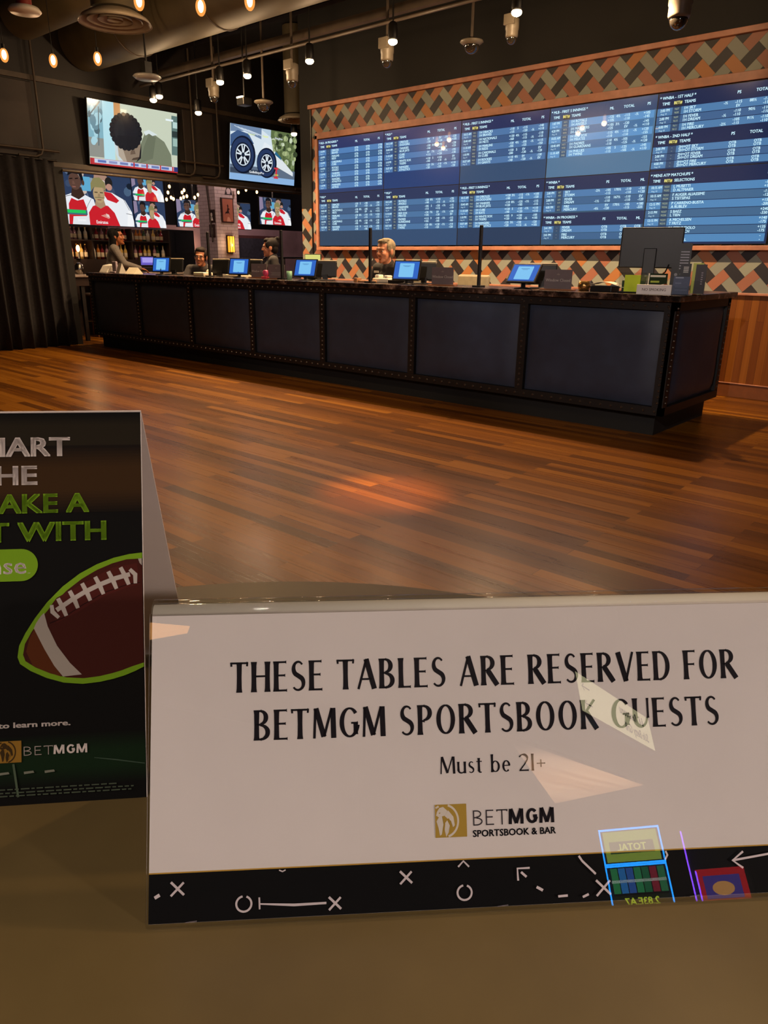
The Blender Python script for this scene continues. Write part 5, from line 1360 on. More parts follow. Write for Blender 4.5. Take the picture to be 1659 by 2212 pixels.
# grey-haired man, seated behind the counter
P = sit(.66); P['head'] = (.0, -.05, 1.385)
person('seated man with short grey blond hair and dark polo behind the counter, looking left', (-5.93, 6.78, 0), -.12, 1.08, P, '#c58462', '#2b2623', '#1b1a1c', '#8d7f66', 'short', (.12, .04, 0), badge=((-.08, -.125, .10), 1), sleeves='short')
task_chair(-5.93, 6.86, -.1, .70, "beige task chair under the grey-haired man")
# woman with glasses leaning on the counter
P = sit(.64); P.update(elL=(.36, -.12, .93), wrL=(.42, -.36, .90), elR=(-.30, -.12, .93), wrR=(-.26, -.34, .90), head=(-.02, -.09, 1.335), shR=(-.19, -.02, 1.16), shL=(.19, -.02, 1.16))
person('woman with glasses and tied back dark hair leaning over the counter', (-9.86, 6.98, 0), .78, 1.06, P, '#b87a58', '#35302e', '#1b1a1c', '#1d1512', 'tied', (-.1, .10, .12), glasses=True)
task_chair(-9.92, 7.06, .78, .66, 'beige task chair under the woman with glasses')
# woman with the bun, standing in profile
person('woman with dark hair in a bun standing in profile facing left', (-8.36, 7.08, 0), -.62, 1.0, stand(), '#b07050', '#2c2826', '#1b1a1c', '#15100f', 'bun', (-.18, .02, 0), sleeves='long')
# bartender
P = stand(); P.update(elR=(-.20, -.18, 1.15), wrR=(-.14, -.42, 1.08), elL=(.22, -.16, 1.14), wrL=(.12, -.42, 1.08), chest=(0, -.05, 1.23), head=(0, -.11, 1.55), shR=(-.175, -.05, 1.37), shL=(.175, -.05, 1.37))
person('bartender with long dark hair and grey long sleeved top reaching right over the counter end', (-12.56, 6.97, 0), 2.64, 1.115, P, '#9a5a34', '#6a645e', '#16161a', '#0e0b0a', 'long', (-.25, -.12, 0))
task_chair(-5.12, 7.08, .05, .71, 'empty beige task chair behind the counter left of the rightmost tablet')

# ================================================================== LAMPS, CAMERAS, VENTS
def amber():  # orange emissive shell that paints a halo round each bare bulb
    m = bpy.data.materials.new('bulb_halo_shell'); m.use_nodes = True; nt = m.node_tree
    for n_ in list(nt.nodes):
        if n_.type == 'BSDF_PRINCIPLED': nt.nodes.remove(n_)
    tr = nt.nodes.new('ShaderNodeBsdfTransparent'); tr.inputs[0].default_value = (1, .72, .4, 1)
    em = nt.nodes.new('ShaderNodeEmission'); em.inputs[0].default_value = (1, .42, .10, 1); em.inputs[1].default_value = 1.3
    mx = nt.nodes.new('ShaderNodeMixShader'); mx.inputs[0].default_value = .5
    nt.links.new(tr.outputs[0], mx.inputs[1]); nt.links.new(em.outputs[0], mx.inputs[2]); nt.links.new(mx.outputs[0], nt.nodes['Material Output'].inputs['Surface'])
    return m
M_HALO = amber()
def spot_lamp(x, y, z, lab, energy, aim=None, ang=130, group='spot lamps above the counter', glow=True):
    t = thing('spot_lamp', lab, 'lamp', (x, y, z), group)
    MB().lathe([(0, .0), (.045, 0), (.055, .03), (.05, .16), (.03, .18), (0, .18)], (x, y, z), 18).build('lamp_can', M_IRON, t)
    MB().ball((x, y, z-.012), (.052, .052, .034), 16, 10).build('lamp_lens', M_HOT, t)
    MB().cone((x, y, z+.17), (x, y, 4.98), .010, n=8).build('stem', M_IRON, t)
    light('lamp_light', 'SPOT', (x, y, z-.05), energy, WARM, t, .04, R(ang), .55, aim or (x, y, 0))
    light('lamp_glow_light', 'POINT', (x, y, z-.06), energy*.075, WARM, t, .04)
    return t
for x, lab in ((-10.9, 'spot lamp over the left end of the counter'), (-9.38, 'left one of the two spot lamps close together over the counter'), (-8.78, 'right one of the two spot lamps close together over the counter'),
               (-7.56, 'bright spot lamp just left of the patterned wall'), (-6.2, 'spot lamp above a dome camera near the left half of the odds screens'), (-4.59, 'brightest spot lamp near the top centre of the photo'), (-3.25, 'spot lamp over the right end of the counter')):
    spot_lamp(x, 7.11, 3.72, lab, W_COUNTER*(1.3 if x > -5 else 1))
def pendant(x, y, z, lab, energy=W_BULB):
    t = thing('pendant_bulb', lab, 'lamp', (x, y, z), 'bare filament bulbs hung from the ceiling')
    MB().ball((x, y, z), (.026, .026, .05), 12, 10).build('filament', M_HOT, t)
    MB().ball((x, y, z-.005), (.048, .048, .075), 14, 10).build('amber_glow_glass', M_HALO, t)  # shell drawn for the bulb's halo
    MB().cone((x, y, z+.05), (x, y, z+.11), .018).build('socket', M_IRON, t)
    MB().cone((x, y, z+.11), (x, y, 4.98), .004, n=6).build('cord', M_IRON, t)
    light('bulb_light', 'POINT', (x, y, z-.08), energy, WARM, t, .04)
for x, y, lab in ((-9.79, 4.35, 'bare bulb at the far left edge, leftmost of the three in the lower row'), (-9.58, 4.83, 'middle bare bulb of the three at the left above the curtain'), (-9.07, 5.12, 'bare bulb right of three above the curtain, left of the bowed-head TV'),
                  (-6.86, 4.34, 'bare bulb at the top edge beside the big round vent'), (-6.55, 4.79, 'bare bulb at the top, between its two neighbours right of the big round vent'), (-6.07, 4.98, 'bare bulb at the top edge, rightmost of the upper three')):
    pendant(x, y, 3.6, lab)
for x, y, z, lab, e in ((-11.07, 7.11, 3.69, 'small spotlight shining down on the bowed-head TV', 12), (-10.84, 7.76, 3.58, 'small spotlight between the two upper TVs', 12), (-10.75, 9.7, 3.50, 'small spotlight under the round vent beside the patterned wall', 12)):
    spot_lamp(x, y, z, lab, e, None, 100, 'small spotlights in front of the bulkhead')
t = thing('track_light', 'square track light between two dome cameras above the trailer TV', 'lamp', (-9.49, 7.61, 3.55))
MB().box((-9.57, 7.53, 3.50), (-9.41, 7.69, 3.60)).build('lamp_box', M_STEEL, t, bevel=.01)
MB().box((-9.56, 7.525, 3.595), (-9.42, 7.535, 3.612)).build('lamp_lens', M_HOT, t); MB().cone((-9.49, 7.61, 3.6), (-9.49, 7.61, 4.98), .012).build('stem', M_IRON, t)

M_CAMG = mat('camera_grey', '#6b6254', .45, var=.08)
def dome_glass():
    m = mat('smoked_dome', '#26231f', .05, var=.05, coat=1.0); return m
def dome_cam(x, y, z, lab, sc=1.0, flat=False):
    t = thing('dome_camera', lab, 'camera', (x, y, z), 'ceiling dome cameras')
    k = sc
    if flat:
        MB().lathe([(0, .03*k), (.085*k, .03*k), (.13*k, .06*k), (.125*k, .075*k), (0, .08*k)], (x, y, z), 24).build('camera_housing', M_CAMG, t)
        MB().ball((x, y, z+.03*k), (.085*k, .085*k, .085*k), 20, 14).build('dome', dome_glass(), t)
    else:
        MB().lathe([(0, .03*k), (.072*k, .03*k), (.08*k, .05*k), (.08*k, .11*k), (.086*k, .12*k), (.086*k, .23*k), (.05*k, .25*k), (0, .25*k)], (x, y, z), 24).build('camera_housing', M_CAMG, t)
        MB().ball((x, y, z+.03*k), (.066*k, .066*k, .075*k), 20, 14).build('dome', dome_glass(), t)
        MB().box((x-.075*k, y-.09*k, z+.16*k), (x+.075*k, y-.05*k, z+.28*k)).build('mount_box', M_CAMG, t, bevel=.006)
        MB().ball((x, y-.03*k, z-.0*k), (.028*k, .028*k, .028*k), 12, 8).build('lens', M_CHROME, t)
    MB().cone((x, y, z+.08*k), (x, y, 4.98), .016, n=10).build('mount_pole', M_PIPE, t)
for px, py, z, lab, k, fl in ((463, 222, 3.62, 'dome camera left of the track light, below the two close spot lamps', .95, False), (632, 190, 3.62, 'dome camera hung left of the patterned wall corner', 1.0, False), (836, 147, 3.62, 'dome camera above the left half of the patterned wall', .95, False),
                      (1104, 97, 3.62, 'dome camera under the brightest spot lamp', .85, False), (1463, 66, 3.4, 'largest dome camera near the upper right corner', 1.2, False), (1018, 115, 3.62, 'round dome camera under a wide disc near the top centre', 1.0, True), (570, 240, 3.45, 'round dome camera above the trailer TV', 1.05, True)):
    q = at(px, py, Z=z-.045*k); dome_cam(q.x, q.y, z, lab, k, fl)
def vent(x, y, z, r, lab):
    t = thing('round_vent', lab, 'vent', (x, y, z))
    MB().cone((x, y, z+.12*r/.35), (x, y, 4.98), r*.62, n=32).build('vent_duct', M_DUCT, t)
    for k, (a, b, dz) in enumerate(((1.0, .80, 0), (.76, .52, .035), (.48, .26, .05), (.22, .0, .055))):
        MB().lathe([(b*r*.8, .10*r/.35+dz*.3), (a*r*.9, .05*r/.35+dz*.3), (a*r, .0+dz*.5), (a*r*.97, .012+dz*.5), (b*r*.85 if b else .0, .085*r/.35+dz*.3)], (x, y, z), 32).build('vent_cone', mat('vent_metal', '#8d8271', .45, var=.1), t)
vent(-7.75, 4.61, 3.62, .36, 'large round ceiling vent near the top left corner')
vent(-10.29, 9.34, 3.6, .31, 'round ceiling vent left of the patterned wall')
t = thing('alarm_strobe', 'white round alarm disc on a red pipe in the top left corner', 'alarm', (-7.98, 3.80, 3.6))
MB().lathe([(0, 0), (.13, .0), (.15, .02), (.13, .05), (0, .06)], (-7.98, 3.80, 3.58), 28).build('alarm_disc', M_WHITE, t)
MB().cone((-7.98, 3.80, 3.64), (-7.98, 3.80, 4.98), .07, n=16).build('red_pipe', mat('red_pipe', '#8c2b1c', .5), t)
t = thing('access_point', 'flat round wireless disc on a stem left of the upper TVs', 'access point', (-9.49, 6.03, 3.6))
MB().lathe([(0, 0), (.14, .0), (.18, .03), (.16, .05), (0, .06)], (-9.49, 6.03, 3.58), 28).build('disc', mat('ap_grey', '#8d8a86', .3), t)
MB().box((-9.54, 5.98, 3.64), (-9.44, 6.08, 3.78)).cone((-9.49, 6.03, 3.7), (-9.49, 6.03, 4.98), .012).build('stem', M_IRON, t)
# ================================================================== TABLE IN FRONT
ZT = 1.05
M_TABLE = mat('table_stone', '#695835', .42, var=.10, scale=14, bump=.05)
t = thing('round_table', 'round grey brown table top in the foreground under the two signs', 'table', (-.196, .099, 0))
MB().lathe([(0, -.032), (.53, -.032), (.546, -.026), (.55, -.016), (.546, -.004), (.54, 0), (0, 0)], (-.196, .099, ZT), 96).build('tabletop', M_TABLE, t)
MB().cone((-.196, .099, .03), (-.196, .099, ZT-.03), .045, n=24).build('pedestal', M_IRON, t)
MB().lathe([(0, 0), (.30, 0), (.30, .012), (.06, .035), (0, .035)], (-.196, .099, 0), 40).build('table_foot', M_IRON, t)

def frame_of(bl, ang, lean):
    d = Vector((math.cos(R(ang)), math.sin(R(ang)), 0)); n = Vector((-d.y, d.x, 0))
    up = Vector((0, 0, 1))*math.cos(R(lean)) + n*math.sin(R(lean))
    return Vector(bl), d, n, up, d.cross(up)

# ---- RESERVED sign: clear acrylic tent with a printed insert
bl, d, n, up, Nf = frame_of((-.2887, .1411, ZT), 45.649, 25)
SW, SH = .382, .1655
sg = thing('reserved_sign', 'white reserved tables sign in a clear acrylic tent holder in the foreground', 'sign', bl + d*SW/2)
def loc3(u, v, w): return bl + d*u + up*v + Nf*w
Ms = Matrix((d, up, Nf)).transposed().to_4x4(); Ms.translation = bl
M_PAPER = mat('sign_paper', '#d6cdcb', .6, var=.02)
MB().box((0, .0012, -.0012), (SW, SH, -.0002), M=Ms).build('paper_insert', M_PAPER, sg)
p = Pic(bl, d, up, 1, 1, step=.00004, base=-.0001)
p.rect(.0, .0013, SW, .0273, '#0b0a0c'); p.rect(0, .0270, SW, .0277, '#b58d3c')
INK = '#1a161c'
def fit(txt, w_, size, **k):
    return w_/draw_text(p, txt, 0, 0, size, INK, sx=1.0, measure=True, **k)
A1 = dict(a=.155, b=.064, gap=.145)
draw_text(p, 'THESE TABLES ARE RESERVED FOR', .0437, .1221, .0167, INK, sx=fit('THESE TABLES ARE RESERVED FOR', .2935, .0167, **A1), **A1)
draw_text(p, 'BETMGM SPORTSBOOK GUESTS', .0566, .0957, .0165, INK, sx=fit('BETMGM SPORTSBOOK GUESTS', .2680, .0165, **A1), **A1)
A2 = dict(a=.13, b=.055, gap=.10)
draw_text(p, 'Must be 21+', .160, .0738, .0094, INK, sx=fit('Must be 21+', .0606, .0094, **A2), **A2)
A3 = dict(a=.085, b=.085, gap=.16, flare=0); A4 = dict(a=.23, b=.19, gap=.13, flare=0)
draw_text(p, 'BET', .1780, .0451, .0083, '#3a3438', sx=fit('BET', .0195, .0083, **A3), **A3)
draw_text(p, 'MGM', .1985, .0451, .0083, INK, sx=fit('MGM', .0258, .0083, **A4), **A4)
p.lift(); p.text('SPORTSBOOK & BAR', .1776, .0391, .0038, INK, bold=.03, sx=.0474/(glyphs('SPORTSBOOK & BAR', .03)[2]*.0038/.73))
# emblem: gold square with a pale lion in profile inside a ring
def lion(p, u0, v0, s, gold, pale):
    X = lambda a, b: (u0+a*s, v0+b*s)
    p.rect(u0, v0, u0+s, v0+s, gold)
    p.ring(u0+.30*s, v0+.50*s, .46*s, .52*s, .13, pale, -75, 75, 20)
    P = lambda *q: p.poly([X(*a) for a in q], pale)
    P((.06, .78), (.14, .90), (.26, .93), (.40, .80), (.30, .66), (.12, .62), (.03, .66))
    P((.30, .66), (.42, .82), (.58, .62), (.62, .36), (.56, .30), (.50, .50), (.38, .58))
    P((.12, .62), (.22, .64), (.26, .40), (.20, .10), (.14, .06), (.10, .30), (.04, .50))
    P((.28, .40), (.38, .52), (.46, .36), (.42, .16), (.34, .02), (.30, .20))
    P((.0, .92), (.10, .98), (.14, .93), (.04, .88))
    p.poly([X(*a) for a in ((.10, .74), (.17, .77), (.16, .73))], gold); p.poly([X(*a) for a in ((.02, .66), (.08, .67), (.06, .63))], gold)
    p.line([X(.24, .64), X(.30, .42), X(.27, .2)], s*.03, gold); p.line([X(.42, .58), X(.50, .40), X(.44, .2)], s*.03, gold)
lion(p, .1566, .0395, .0178, '#a8893a', '#cfc5bb')
# chalk play marks on the black strip
CH = '#c9bcc0'
def cross(u, v, s): p.line([(u-s, v+s), (u+s*.95, v-s*.9)], .0013, CH); p.line([(u+s*.9, v+s*.9), (u-s, v-s)], .0012, CH)
def ringm(u, v, r): p.line([(u+r*math.cos(R(a))*1.02, v+r*math.sin(R(a))) for a in range(100, 445, 15)], .0011, CH)
p.line([(.0033, .0150), (.0060, .0165)], .0018, CH)
cross(.0155, .0192, .0036); ringm(.0509, .0098, .0040)
p.line([(.0592, .0128), (.0594, .0066)], .0009, CH); p.line([(.0597, .0094), (.078, .0080), (.0955, .0082)], [.0008, .0014, .0012], CH)
cross(.1003, .0078, .0034); cross(.1396, .0195, .0034); ringm(.1719, .0100, .0039)
p.line([(.1687, .0238), (.1717, .0268), (.1748, .0236)], .0010, CH)
p.line([(.0700, .0266), (.0718, .0258), (.0735, .0266)], .0007, CH)
p.line([(.2022, .0150), (.2020, .0215), (.2090, .0215)], .0011, CH); p.line([(.2040, .0195), (.2070, .0168)], .0013, CH)
p.line([(.2125, .0112), (.2160, .0092)], .0015, CH); p.line([(.2245, .0056), (.2300, .0058)], .0013, CH); p.line([(.2385, .0046), (.2420, .0060)], .0013, CH)
cross(.2507, .0090, .0042); p.line([(.2372, .0268), (.2390, .0240), (.2465, .0166)], .0012, CH)
p.line([(.2875, .0272), (.2885, .0250), (.2870, .0226)], .0011, CH)
p.line([(.3265, .0204), (.372, .0320-.006)], .0012, CH); p.line([(.3330, .0250), (.3265, .0204), (.3325, .0160)], .0012, CH)
for u in (.02, .19, .30, .36): p.line([(u, .0020), (u+.006, .0026)], .0005, '#6a6064')
p.mb.build('print', M_PRINT, sg)
# acrylic: front sheet, rounded ridge, back sheet
fs_ = MB().box((-.0006, .0, .0012), (SW+.0006, .1668, .0034), M=Ms); fs_.build('front_sheet', M_ACR, sg)
ru = MB(); prof = []
rr_ = .0080; c0 = loc3(0, .1668, .0023) - Nf*rr_
for k in range(11):
    a = R(130*k/10); prof.append(c0 + Nf*rr_*math.cos(a) + up*rr_*math.sin(a))
pin = []
for k in range(11):
    a = R(130*k/10); pin.append(c0 + Nf*(rr_-.0022)*math.cos(a) + up*(rr_-.0022)*math.sin(a))
outl = prof + pin[::-1]; m_ = len(outl)
vs = outl + [q+d*(SW+.0006) for q in outl]
ru.add(vs, [(i, (i+1) % m_, m_+(i+1) % m_, m_+i) for i in range(m_)], 0, (1, 1, 1), True)
for k in range(10): ru.add([prof[k], prof[k+1], pin[k+1], pin[k]], [(0, 1, 2, 3)]); ru.add([prof[k]+d*SW, prof[k+1]+d*SW, pin[k+1]+d*SW, pin[k]+d*SW], [(3, 2, 1, 0)])
ru.build('ridge', acrylic('acrylic_ridge', (.97, .985, .97), 1.3), sg)
pf = MB(); pp = [loc3(0, SH, -.0006)]
for k in range(11):
    a = R(130*k/10); pp.append(c0 + Nf*(rr_-.0034)*math.cos(a) + up*(rr_-.0034)*math.sin(a))
pv_ = pp + [q+d*SW for q in pp]; m_ = len(pp)
pf.add(pv_, [(i, i+1, m_+i+1, m_+i) for i in range(m_-1)], 0, (1, 1, 1), True)
o = pf.build('paper_fold', mat('sign_paper_fold', '#cfc3b8', .6, var=.04), sg); sd = o.modifiers.new('thick', 'SOLIDIFY'); sd.thickness = .0004
e0 = prof[-1]; dn = Vector((0, 0, -1))*math.cos(R(25)) + n*math.sin(R(25))
L_ = (e0.z-ZT)/math.cos(R(25)); nb_ = dn.cross(d)
Mb = Matrix((d, dn, -nb_)).transposed().to_4x4(); Mb.translation = e0
MB().box((0, 0, 0), (SW, L_, .0022), M=Mb).build('back_sheet', M_ACR, sg)
MB().box((0, .012, -.0016), (SW, L_-.003, -.0004), M=Mb).build('back_insert', M_PAPER, sg)

# ---- tall promo tent card at the left
bl2, d2, n2, up2, N2 = frame_of((-.3783, .1952, ZT), 47.642, 21)
TW, TH = .178, .2590
tc_ = thing('promo_tent_card', 'tall folded promo card with an American football in the foreground at left', 'card', bl2 - d2*TW/2)
M_CARD = mat('card_white', '#e4d8d2', .55, var=.03)
M2 = Matrix((d2, up2, N2)).transposed().to_4x4(); M2.translation = bl2
MB().box((-TW, 0, -.0012), (0, TH, -.0002), M=M2).build('front_panel', M_CARD, tc_)
top2 = bl2 + up2*TH; dn2 = Vector((0, 0, -1))*math.cos(R(22)) + n2*math.sin(R(22))
L2 = (top2.z-ZT)/math.cos(R(22)); nb2 = dn2.cross(d2)
Mb2 = Matrix((d2, dn2, nb2)).transposed().to_4x4(); Mb2.translation = top2
MB().box((-TW, 0, -.0006), (0, L2, .0006), M=Mb2).build('back_panel', M_CARD, tc_)
p = Pic(bl2, d2, up2, 1, 1, step=.00004, base=-.0001)
p.rect(-TW, .0, -.0004, TH-.0006, '#0a0908')
def band(v0, v1, c, n_=8, soft=.012):
    """printed brown haze bars of the card's artwork"""
    for k in range(n_):
        f = (k+1)/n_; g = soft*(1-f); cc = tuple(a*f+b*(1-f) for a, b in zip(col(c), col('#0a0908')))
        p.rect(-TW+.0, v0-g, -.0004, v1+g, cc)
band(.232, .250, '#231d12', 6, .008); band(.205, .222, '#3a2610', 8, .016)
band(.022, .034, '#0f2410', 8, .012)
def tt(txt, u, v, size, c, w_=None, **k):
    q = draw_text(p, txt, 0, 0, size, c, measure=True, **k)
    sx = w_/q if w_ else 1.0
    draw_text(p, txt, u, v, size, c, align='r', sx=sx, **k)
def tb(txt, u, v, size, c, w_):
    p.lift(); p.text(txt, u, v, size, c, 'r', bold=.035, sx=w_/(glyphs(txt, .035)[2]*size/.73))
BK = dict(a=.235, b=.19, gap=.10, flare=0)
WH, LG = '#d4c9c2', '#729c1c'
tb('SMART', -.0468, .2292, .0129, WH, .0665); tb('THE', -.0680, .2103, .0129, WH, .0400)
tb('MAKE A', -.0350, .1914, .0130, LG, .0730); tb('BET WITH', -.0241, .1726, .0130, LG, .0980)
# rounded lime pill
pv, ph_, pr_ = .1570, .0106, -.0676
p.poly([(-TW+.02, pv-ph_), (pr_-ph_, pv-ph_)] + [(pr_-ph_+ph_*math.cos(R(a)), pv+ph_*math.sin(R(a))) for a in range(-80, 81, 10)] + [(pr_-ph_, pv+ph_), (-TW+.02, pv+ph_)], LG)
p.lift(); p.text('GameSense', -.0752, .1513, .0116, WH, 'r', bold=.012, sx=1.12)
p.rect(-.0742, .1515, -.0725, .1517, WH)
# the football with lime outline
def ball_pts(cu, cv, L, Hh, rot, n_=40):
    pts = []
    for k in range(n_):
        a = 2*math.pi*k/n_; x = L*math.cos(a); y = Hh*math.sin(a)*(abs(math.sin(a))**.25)
        pts.append((cu+x*math.cos(rot)-y*math.sin(rot), cv+x*math.sin(rot)+y*math.cos(rot)))
    return pts
def crop(pts, umax=-.0005): return [(min(u, umax), v) for u, v in pts]
cu, cv, rot = -.0205, .1215, R(28)
outl = [(-.0811, .0965), (-.0800, .1040), (-.0760, .1120), (-.0700, .1215), (-.0621, .1318), (-.0520, .1420), (-.0410, .1502), (-.0300, .1560), (-.0190, .1600), (-.0090, .1622), (-.0005, .1630),
        (-.0005, .0868), (-.0060, .0842), (-.0130, .0816), (-.0200, .0797), (-.0290, .0780), (-.0400, .0772), (-.0520, .0786), (-.0630, .0822), (-.0730, .0872), (-.0795, .0920)]
def shrink(pts, f):
    cx_, cy_ = -.030, .118; out = []
    for u, v in pts:
        if u > -.001: out.append((u, v+(cy_-v)*f*1.1)); continue
        L_ = math.hypot(u-cx_, v-cy_); out.append((u+(cx_-u)/L_*.0038, v+(cy_-v)/L_*.0038))
    return out
p.poly(outl, LG)
inn = shrink(outl, .08)
p.poly(inn, '#3f1710')
p.poly([(-.0756, .1000), (-.0735, .1085), (-.0690, .1165), (-.0640, .1100), (-.0545, .0860), (-.0535, .0826), (-.0620, .0858), (-.0715, .0905)], '#572a10')
p.poly([(-.0706, .1150), (-.0690, .1186), (-.0660, .1230), (-.0640, .1250), (-.0618, .1160), (-.0560, .1030), (-.0480, .0915), (-.0405, .0835), (-.0525, .0826), (-.0580, .0900), (-.0640, .1010)], '#a39a90')
p.poly([(-.0600, .1290), (-.0560, .1345), (-.0200, .1535), (-.0040, .1560), (-.0020, .1420), (-.0100, .1400), (-.0250, .1350), (-.0420, .1250), (-.0560, .1180)], '#4a1a14')
p.line([(-.0605, .1180), (-.0520, .1212), (-.0400, .1290), (-.0250, .1372), (-.0100, .1420), (-.0020, .1430)], .0006, '#250b08')
LC = '#b3aaa2'
p.line([(-.0560, .1265), (-.0470, .1325), (-.0380, .1378), (-.0280, .1425), (-.0180, .1463), (-.0085, .1487)], .0030, LC)
for (u, v) in ((-.0530, .1287), (-.0455, .1335), (-.0375, .1382), (-.0290, .1422), (-.0205, .1455), (-.0125, .1480)):
    p.line([(u-.0020, v+.0055), (u+.0012, v-.0010), (u+.0032, v-.0062)], [.0026, .0030, .0024], LC)
p.line([(-.0590, .1300), (-.0585, .1255), (-.0545, .1215)], [.0022, .0030, .0022], LC); p.line([(-.0085, .1520), (-.0050, .1485), (-.0050, .1425)], [.0024, .0030, .0022], LC)
p.poly([(-.0030, .1590), (-.0006, .1592), (-.0006, .1545), (-.0020, .1560)], '#a39a90')
tb('to learn more.', -.0482, .0508, .0036, WH, .0450)
lion(p, -.0930, .0283, .0140, '#8f6a26', '#3a2a12')
B5 = dict(a=.085, b=.085, gap=.16, flare=0)
tt('BET', -.0592, .0325, .0058, '#a89c94', .0184, **B5); tt('MGM', -.0374, .0325, .0058, WH, .0212, a=.23, b=.19, gap=.13, flare=0)
# stadium turf lines and fine print
p.line([(-.0840, .0275), (-.0822, .0140), (-.0812, .0060)], .0014, '#4d5c48'); p.line([(-.0330, .0288), (-.0200, .0268), (-.0005, .0232)], [.0004, .0008, .0006], '#3d5040')
for u in (-.0745, -.0615, -.0900): p.poly([(u-.0030, .0222), (u+.0030, .0226), (u+.0036, .0212), (u-.0028, .0206)], '#77796a', lift=u == -.0745)
rr = random.Random(9)
for r_, v in enumerate((.0108, .0086, .0066)):
    u = -.0930
    while u < (-.0190 if r_ == 0 else -.0085):
        w_ = rr.uniform(.002, .006); p.rect(u, v, min(u+w_, -.008), v+.0008, '#4a5444', lift=u == -.0930); u += w_+.0012
p.mb.build('print', M_PRINT, tc_)

# ================================================================== BEHIND THE PHOTOGRAPHER (seen mirrored in the acrylic)
hit = Vector((-.14, .36, 1.155))
def along(az, D, z): return Vector((hit.x+D*math.cos(R(az)), hit.y+D*math.sin(R(az)), z))
# backlit direction sign
Lp, Rp = along(-20.6, 7.7, 2.62), along(-25.4, 5.75, 2.62)
U = (Rp-Lp); wd = U.length; U = U.normalized()
t = thing('direction_sign', 'lit cream sign with arrows to restrooms and grill, seen mirrored in the acrylic', 'sign', (Lp+Rp)/2)
Nn = U.cross(Vector((0, 0, 1)))
Md = Matrix((U, Vector((0, 0, 1)), Nn)).transposed().to_4x4(); Md.translation = Lp
MB().box((-.03, -.03, -.08), (wd+.03, .36, -.002), M=Md).build('sign_box', M_IRON, t)
p = Pic(Lp, U, (0, 0, 1), wd, .33); p.rect(0, 0, 1, 1, '#efe6b4')
TX = '#3a3a2c'
p.lift(); p.text('Restrooms', .22, .60, .085, TX, bold=.03); p.text('Side Betty Grill', .08, .16, .085, TX, bold=.03)
for v in (.70, .26):
    p.line([(.86, v), (.95, v)], .012, TX); p.line([(.925, v+.09), (.95, v), (.925, v-.09)], .012, TX)
for u in (.13, .17): p.oval(u, .82, .01, .04, TX, 10); p.rect(u-.01, .6, u+.01, .77, TX)
p.mb.build('sign_face', mat_sign := attr_mat('sign_face_lit', .4, emit=4.5), t)
for u in (.2, wd-.2): MB().cone(Lp+U*u+Vector((0, 0, .36)), Lp+U*u+Vector((0, 0, 2.36)), .012).build('hanger_rod', M_IRON, t)
# slot machines
def slot(az, D, lab, glow, pic, rz=None):
    b = along(az, D, 0); f = Vector((hit.x-b.x, hit.y-b.y, 0)).normalized(); U = Vector((-f.y, f.x, 0)); V = Vector((0, 0, 1))
    M = Matrix((U, V, f)).transposed().to_4x4(); M.translation = b
    t = thing('slot_machine', lab, 'slot machine', b)
    MB().box((-.32, 0, -.6), (.32, 2.05, -.02), M=M).build('cabinet', M_PLAST, t, bevel=.02)
    p = Pic(b-U*.32, U, V, .64, 1.0); pic(p); p.mb.build('screen', attr_mat('slot_screen_lit', .3, emit=5.0), t)
    G = mat(glow[0], glow[1], .4, emit=glow[1], estr=16)
    q = MB()
    for (a0, b0, a1, b1) in glow[2]: q.box((min(a0, a1)-.008, min(b0, b1)-.008, .0), (max(a0, a1)+.008, max(b0, b1)+.008, .03), M=M)
    q.build('light_strip', G, t)
    MB().box((-.34, .82, -.02), (.34, .9, .28), M=M).build('button_deck', M_PLAST, t, bevel=.01)
def s_cyan(p):
    k = lambda z0, z1, c, u0=.06, u1=.94: p.rect(u0, z0, u1, z1, c)
    k(1.70, 2.0, '#9fb84a'); k(1.78, 1.90, '#3c5a34', .14, .86); p.lift(); p.text('TOTAL', .5, 1.81, .07, '#d6e86a', 'c', bold=.03)
    for i, c in enumerate(('#2f7a4c', '#8c2434', '#1f6a44', '#2a8a54', '#2f5fae', '#2a7ac0', '#2d8a50')): p.rect(.06+.125*i, 1.40, .17+.125*i, 1.64, c)
    for i in range(7): p.lift(); p.text('0000', .115+.125*i, 1.5, .03, '#e6f0e6', 'c')
    k(1.27, 1.38, '#16200c'); p.lift(); p.text('2.83E.A7', .5, 1.29, .07, '#d8f03c', 'c', bold=.03)
    k(.92, 1.26, '#0f5a78'); rr = random.Random(4)
    for i in range(18): u, v = rr.uniform(.1, .8), rr.uniform(.94, 1.2); p.rect(u, v, u+.1, v+.05, rr.choice(('#2aa0c8', '#0c3c58', '#7fd0e8', '#1a7898')))
slot(-23.7, 8.6, 'slot machine with blue light frame, seen mirrored at the bottom right of the acrylic', ('cyan_neon', '#1f9cff', ((-.31, 1.68, .31, 1.68), (-.31, 2.02, .31, 2.02), (-.31, 1.68, -.31, 2.02), (.31, 1.68, .31, 2.02), (-.31, .95, -.31, 1.64), (.31, .95, .31, 1.64), (-.31, 1.66, .31, 1.66))), s_cyan)
def s_red(p):
    p.rect(.1, 1.25, .9, 1.62, '#c01c24'); p.rect(.2, 1.32, .8, 1.55, '#4a3a8c'); p.oval(.5, 1.42, .18, .07, '#d89a5a'); p.rect(.1, .95, .9, 1.2, '#8f8a70'); p.rect(.2, 1.0, .5, 1.15, '#2a2a24'); p.oval(.65, 1.08, .12, .05, '#e6e0c8')
slot(-18.3, 9.4, 'slot machine with red screen and violet tubes, seen mirrored at the right', ('violet_neon', '#8a4cff', ((.31, .95, .31, 2.02), (.25, .95, .25, 1.6))), s_red)
